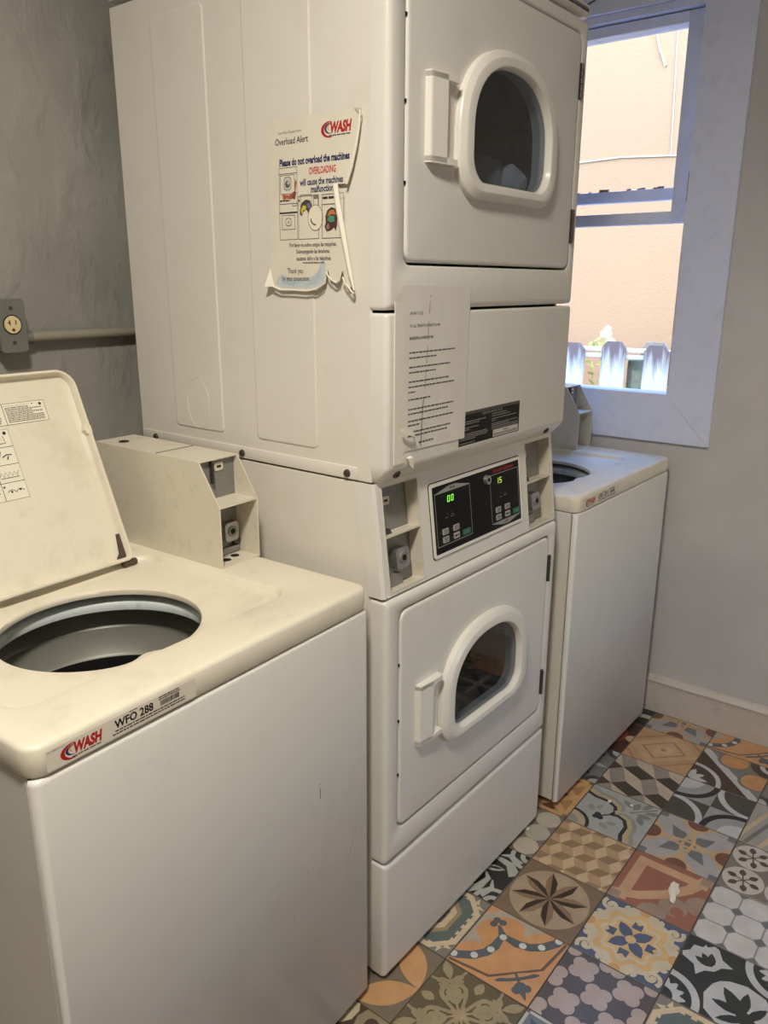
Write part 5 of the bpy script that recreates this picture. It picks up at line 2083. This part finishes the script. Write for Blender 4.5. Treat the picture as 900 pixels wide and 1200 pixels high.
mb.loft([[pmap(0.200, 0.2865, 0.001), pmap(0.2155, 0.272, 0.001), pmap(0.219, 0.2835, 0.006)], [pmap(0.200, 0.2865, 0.0018), pmap(0.2155, 0.272, 0.0018), pmap(0.219, 0.2835, 0.0068)]], True, True)
o = mb.build('folded_corner', M['paper_white'], PO)
o.matrix_parent_inverse = pinv
mb = MB()
mb.loft([[pmap(-0.004, 0.014, 0.010), pmap(0.014, 0.014, 0.003), pmap(0.003, 0.045, 0.001)], [pmap(-0.004, 0.014, 0.0106), pmap(0.014, 0.014, 0.0036), pmap(0.003, 0.045, 0.0016)]], True, True)
o = mb.build('folded_corner', M['paper_white'], PO)
o.matrix_parent_inverse = pinv

# 2. typed notice taped across the seam of the dryer front
NO = empty('typed_notice', dw(0.135, -0.001, 1.28))
tag(NO, 'typed white paper notice taped to the dryer front beside the black label', 'paper notice')
ninv = Matrix.Translation(NO.location).inverted()
P = Pic(1.5e-5)
NW, NH = 0.212, 0.279
nx0, nz0 = 0.034, 1.140
nmap = lambda u, v, h: dw(nx0 + u - 0.004 * (1 - v / NH), -0.0016 - h, nz0 + v)
P.poly([(0, 0), (NW, -0.004), (NW + 0.003, NH), (0.002, NH + 0.003)], (226, 222, 214))
ink = (92, 88, 86)
P.text('JANUARY 10, 2022', 0.026, NH - 0.045, 0.0048, ink, width=0.038, bold=0.03, res=1)
P.text('TO: ALL TENANTS LAUNDRY ROOM', 0.026, NH - 0.066, 0.0048, ink, width=0.090, bold=0.03, res=1)
P.text('REGARDING: LAUNDRY ROOM', 0.026, NH - 0.0865, 0.0048, ink, width=0.070, bold=0.05, res=1)
lines = [(0.108, 0.142), (0.117, 0.082), (0.133, 0.128), (0.142, 0.084), (0.158, 0.124), (0.167, 0.142), (0.176, 0.02), (0.189, 0.07)]
for k, (d_, w_) in enumerate(lines):
    P.bars(0.026, NH - d_ - 0.002, w_, 0.0027, ink, 60 + k)
lower = [(0.052, 0.142), (0.044, 0.126), (0.031, 0.142), (0.0235, 0.038), (0.0115, 0.134), (0.0045, 0.124)]
for k, (v_, w_) in enumerate(lower):
    P.bars(0.026, v_ + 0.019, w_, 0.0027, ink, 90 + k)
P.bars(0.060, 0.0085, 0.045, 0.0032, ink, 99)
o = P.build('notice_sheet', nmap, M['paper'], NO)
o.matrix_parent_inverse = ninv
# a run of ink or scratch down the sheet
P = Pic(1.5e-5)
red = (92, 66, 62)
for a, b in ((0.262, 0.2665), (0.236, 0.256), (0.19, 0.222), (0.15, 0.18), (0.105, 0.14)):
    P.line([(0.083 + (0.27 - a) * -0.06, a), (0.083 + (0.27 - b) * -0.06, b)], 0.0010, red)
P.line([(0.070, 0.09), (0.066, 0.05), (0.064, 0.004)], 0.0016, (96, 72, 66))
o = P.build('ink_run', lambda u, v, h: nmap(u, v, 0.0016 + h), M['paper'], NO)
o.matrix_parent_inverse = ninv
# tape: along the left edge, and a curled end sticking out
mb = MB()
mb.box(-0.016, 0.012, -0.0019, -0.0003, 0.0, 0.275)
for v in mb.bm.verts:
    v.co = dw(nx0 + v.co.x, v.co.y + 0.0002 * 0, nz0 + v.co.z - 0.02)
o = mb.build('tape', M['tape'], NO, smooth=0)
o.matrix_parent_inverse = ninv
mb = MB()
pts0 = [(0.026, -0.010, 1.1825), (0.044, -0.013, 1.176), (0.062, -0.012, 1.170), (0.070, -0.004, 1.166)]
mb.loft([[dw(x, y, z + s * 0.004 + 0.002) for x, y, z in pts0] + [dw(x, y - 0.001, z + s * 0.004 - 0.002) for x, y, z in pts0[::-1]] for s in (-0.6, 0.6)], True, True)
o = mb.build('tape_end', M['paper_white'], NO)
o.matrix_parent_inverse = ninv
mb = MB()
mb.loft([[dw(0.052, -0.002, 1.128), dw(0.064, -0.002, 1.130), dw(0.067, -0.003, 1.108), dw(0.060, -0.003, 1.112)],
         [dw(0.053, -0.008, 1.127), dw(0.063, -0.010, 1.128), dw(0.068, -0.008, 1.106), dw(0.059, -0.006, 1.113)]], True, True)
o = mb.build('tape_end', M['paper_white'], NO)
o.matrix_parent_inverse = ninv

# laundry left in the upper drum
mb = MB()
bmesh.ops.create_icosphere(mb.bm, subdivisions=5, radius=1.0)
from mathutils import noise as mnoise
for v in mb.bm.verts:
    p = v.co.copy()
    f = 1 + 0.22 * mnoise.noise(p * 1.8) + 0.16 * abs(mnoise.noise(p * 3.7 + Vector((3, 1, 5)))) + 0.07 * abs(mnoise.noise(p * 9))
    q_ = Vector((p.x * 0.125 * f, p.y * 0.085 * f, p.z * 0.115 * f))
    v.co = q_ + Vector((0.49, 0.140, 1.555))
    v.co.y = max(v.co.y, 0.045)
    dx, dz = v.co.x - 0.3415, v.co.z - 1.665
    rr_ = math.hypot(dx, dz)
    if rr_ > 0.252:
        v.co.x, v.co.z = 0.3415 + dx * 0.252 / rr_, 1.665 + dz * 0.252 / rr_
    v.co = dw(*v.co)
LAU = mb.build('laundry', M['cloth'], None, smooth=60)
mb = MB()
bmesh.ops.create_icosphere(mb.bm, subdivisions=4, radius=1.0)
for v in mb.bm.verts:
    p = v.co.copy()
    f = 1 + 0.2 * mnoise.noise(p * 1.9 + Vector((5, 0, 2))) + 0.16 * abs(mnoise.noise(p * 4.5))
    v.co = dw(0.450 + p.x * 0.036 * f, 0.034 + p.y * 0.022 * f, max(1.604, 1.622 + p.z * 0.028 * f * (1 - 0.4 * p.x)))
mb.build('cloth_fold', M['cloth'], LAU, smooth=60)
tag(LAU, 'crumpled white laundry inside the upper dryer, behind its dark glass', 'laundry')

# ------------------------------------------------------------------ outlet box and conduit on the back wall
OB = empty('outlet_box', (-0.236, YB, 1.342))
tag(OB, 'grey metal outlet box with a round ivory socket on the plaster wall', 'outlet')
MB().box(-0.027, 0.027, -0.043, -0.0002, -0.050, 0.050, 0.004, 2).build('box_body', M['galv'], OB)
mb = MB()
mb.prism(rrect(-0.0285, 0.0285, -0.052, 0.052, 0.009, 5), lambda x, z: (x, -0.0425, z), lambda x, z: (x, -0.0455, z))
cv = mb.build('cover_plate', M['galv'], OB)
mb = MB().cyl((0, -0.0452, 0.002), (0, -0.0475, 0.002), 0.0175, 0.0165, 28)
rc = mb.build('receptacle', M['ivory'], OB)
MB().cyl((0, -0.0452, 0.002), (0, -0.0458, 0.002), 0.0195, 0.0195, 28).build('receptacle_gap', M['dark'], OB)
mb = MB()
mb.box(-0.0075, -0.0050, -0.0478, -0.0474, 0.001, 0.011)
mb.box(-0.0105, -0.0050, -0.0478, -0.0474, 0.005, 0.0072)
mb.box(0.0050, 0.0072, -0.0478, -0.0474, 0.002, 0.011)
mb.cyl((0, -0.0478, -0.008), (0, -0.0474, -0.008), 0.0034, n=12)
mb.build('socket_slots', M['rust'], rc, smooth=0)
for zz in (-0.033, 0.034):
    MB().cyl((0, -0.0450, zz), (0, -0.0468, zz), 0.0038, n=12).build('cover_screw', M['screw'], cv)
CD = empty('conduit', (-0.20, YB, 1.317))
tag(CD, 'grey painted conduit pipe running from the outlet box behind the dryer', 'conduit')
mb = MB().cyl((-0.006, -0.021, 0), (1.66, -0.021, 0.006), 0.0105, n=20)
mb.build('pipe', M['conduit'], CD)
MB().cyl((-0.0075, -0.021, 0), (0.012, -0.021, 0), 0.0135, n=20).build('connector', M['galv'], CD)
mb = MB()
mb.box(0.55, 0.57, -0.034, -0.0003, -0.014, 0.018, 0.003, 1)
mb.build('strap', M['galv'], CD)

# ------------------------------------------------------------------ litter on the floor
mb = MB()
bmesh.ops.create_icosphere(mb.bm, subdivisions=3, radius=1.0)
for v in mb.bm.verts:
    p = v.co.copy()
    f = 1 + 0.5 * mnoise.noise(p * 2.2 + Vector((9, 2, 4))) + 0.25 * mnoise.noise(p * 5)
    wv = 0.0105 * (1.0 - 0.35 * (p.x > 0.1) + 0.25 * abs(p.x))
    v.co = Vector((p.x * 0.036 * f, p.y * wv * f, max(-0.0005, 0.004 + p.z * 0.006 * f)))
lt = mb.build('paper_scrap', M['paper_white'], None, smooth=25)
lt.location = (0.634, -0.398, 0.0012)
lt.rotation_euler = (0, 0, R(-165))
tag(lt, 'small crumpled white paper scrap on the terracotta patterned tile', 'paper scrap')
for k, (x, y, s, lab) in enumerate(((0.881, -0.134, 0.0065, 'tiny white lint fleck on the grey scalloped tile, the one nearer the right washer'),
                                    (0.900, -0.192, 0.0055, 'tiny white lint fleck on the grey scalloped tile, the one farther from the washer'),
                                    (0.63, -0.005, 0.0065, 'tiny pale lint fleck on the round patterned tile by the dryer foot'))):
    mb = MB()
    bmesh.ops.create_icosphere(mb.bm, subdivisions=2, radius=1.0)
    for v in mb.bm.verts:
        p = v.co.copy()
        f = 1 + 0.5 * mnoise.noise(p * 2 + Vector((k * 7, 1, 2)))
        v.co = Vector((p.x * s * f, p.y * s * 0.8 * f, max(-0.0004, s * 0.4 + p.z * s * 0.5 * f)))
    o = mb.build('lint', M['cloth'], None)
    o.location = (x, y, 0.0012)
    tag(o, lab, 'lint')

# ------------------------------------------------------------------ outside the window
XO = 3.62
tag(MB().box(-8.0, 9.0, -9, 9, -0.5, -0.30).build('ground', M['soil']), 'bare soil ground around the room and outside the window', 'ground', kind='structure')
bl_ = MB().box(XO, XO + 0.2, -5, 8, -0.30, 3.2).build('building', M['peach'])
tag(bl_, 'sunlit peach stucco wall of the neighbouring building outside the window', 'building')
cb = MB()
cb.tube([(XO - 0.004, 0.85, 3.2), (XO - 0.004, 0.845, 2.66), (XO - 0.004, 0.835, 2.40), (XO - 0.004, 0.822, 2.10)], 0.0028, 6)
cb.tube([(XO - 0.004, 0.60, 2.085), (XO - 0.004, 0.82, 2.10), (XO - 0.004, 1.10, 2.115), (XO - 0.004, 1.60, 2.10)], 0.0042, 6)
cb.tube([(XO - 0.004, 1.02, 3.1), (XO - 0.004, 0.985, 2.80), (XO - 0.004, 0.93, 2.62), (XO - 0.004, 0.895, 2.55)], [0.003, 0.004, 0.006, 0.008], 6)
tag(cb.build('wall_cable', M['cable']), 'thin pale cables fixed on the peach stucco wall outside', 'cable')
FX = 3.0
FN = empty('picket_fence', (FX, 0.6, -0.30))
tag(FN, 'weathered white picket fence seen through the lower window opening', 'fence')
PICK = None
for k in range(-8, 14):
    yc = 0.582 + 0.2255 * k
    if PICK is None:
        mb = MB()
        h, wd, c = 1.43, 0.0625, 0.032
        prof_ = [(-wd, -h), (wd, -h), (wd, -c), (wd - c * 0.8, 0), (-wd + c * 0.8, 0), (-wd, -c)]
        mb.prism(prof_, lambda y, z: (-0.010, y, z), lambda y, z: (0.010, y, z))
        o = mb.build('picket', M['picket'], FN, smooth=0)
        PICK = o.data
    else:
        o = bpy.data.objects.new('picket', PICK)
        COL.objects.link(o)
        o.parent = FN
    o.location = (0, yc - 0.6, 1.43 + (0.010 if k == 1 else -0.003 * (k % 3)))
for zr in (1.395, 1.362, 0.35):
    MB().box(0.0105, 0.040, -1.9, 2.9, zr - 0.010, zr + 0.012, 0.003, 1).build('rail', M['pale_wood'], FN)
MB().box(0.0505, 0.135, 0.030, 0.150, 0.0, 1.345, 0.008, 2).build('post', M['bark'], FN)
mb = MB()
mb.prism([(-0.07, 0), (0.07, 0), (0.07, 1.40), (0.045, 1.44), (-0.045, 1.44), (-0.07, 1.40)], lambda y, z: (0.06, 0.035 + y - 0.02, z), lambda y, z: (0.045 + 0.03, 0.035 + y - 0.02, z))
mb.build('rear_board', M['old_wood'], FN, smooth=0)
# weed between the pickets, with yellow leaves and a white flower head
WEED = empty('weed', (FX + 0.12, 0.915, -0.30))
tag(WEED, 'spindly weed with yellow leaves and white bloom behind the picket fence', 'weed')
mb = MB()
mb.tube([(0, 0, 0.0), (0.01, 0.01, 0.7), (-0.005, -0.01, 1.15), (0.0, 0.015, 1.42)], [0.008, 0.006, 0.005, 0.003], 6)
mb.tube([(0.005, 0, 1.05), (0.0, 0.05, 1.2), (0.0, 0.06, 1.32)], 0.003, 6)
mb.tube([(0.005, 0, 1.0), (0.0, -0.06, 1.15), (0.0, -0.07, 1.3)], 0.003, 6)
mb.build('stem', M['leaf'], WEED)
rw = random.Random(4)
for k in range(34):
    zz, a = rw.uniform(1.12, 1.44), rw.uniform(0, 2 * PI)
    l, wd = rw.uniform(0.04, 0.08), rw.uniform(0.012, 0.022)
    b0_ = Vector((rw.uniform(-0.02, 0.02), rw.uniform(-0.06, 0.06), zz))
    d_ = Vector((math.cos(a) * 0.5, math.sin(a), rw.uniform(-0.2, 0.8))).normalized()
    sd = d_.cross(Vector((1, 0, 0.2))).normalized()
    nm = d_.cross(sd) * 0.0012
    pts = [(0, 0), (0.3, 0.8), (0.55, 1), (1, 0), (0.55, -1), (0.3, -0.8)]
    lf = MB()
    lf.loft([[b0_ + d_ * (p * l) + sd * (q_ * wd / 2) + nm * s for p, q_ in pts] for s in (0, 1)], True, True)
    lf.build('leaf', M['leaf'], WEED)
for k in range(6):
    c = Vector((rw.uniform(-0.02, 0.02), 0.01 + rw.uniform(-0.05, 0.03), 1.45 + rw.uniform(-0.05, 0.045)))
    fb = MB()
    bmesh.ops.create_icosphere(fb.bm, subdivisions=2, radius=1.0)
    for v in fb.bm.verts:
        v.co = c + v.co * (0.020 * (1 + 0.6 * mnoise.noise(v.co * 2.3 + Vector((k, 0, 0)))))
    fb.build('blossom', M['flower'], WEED)
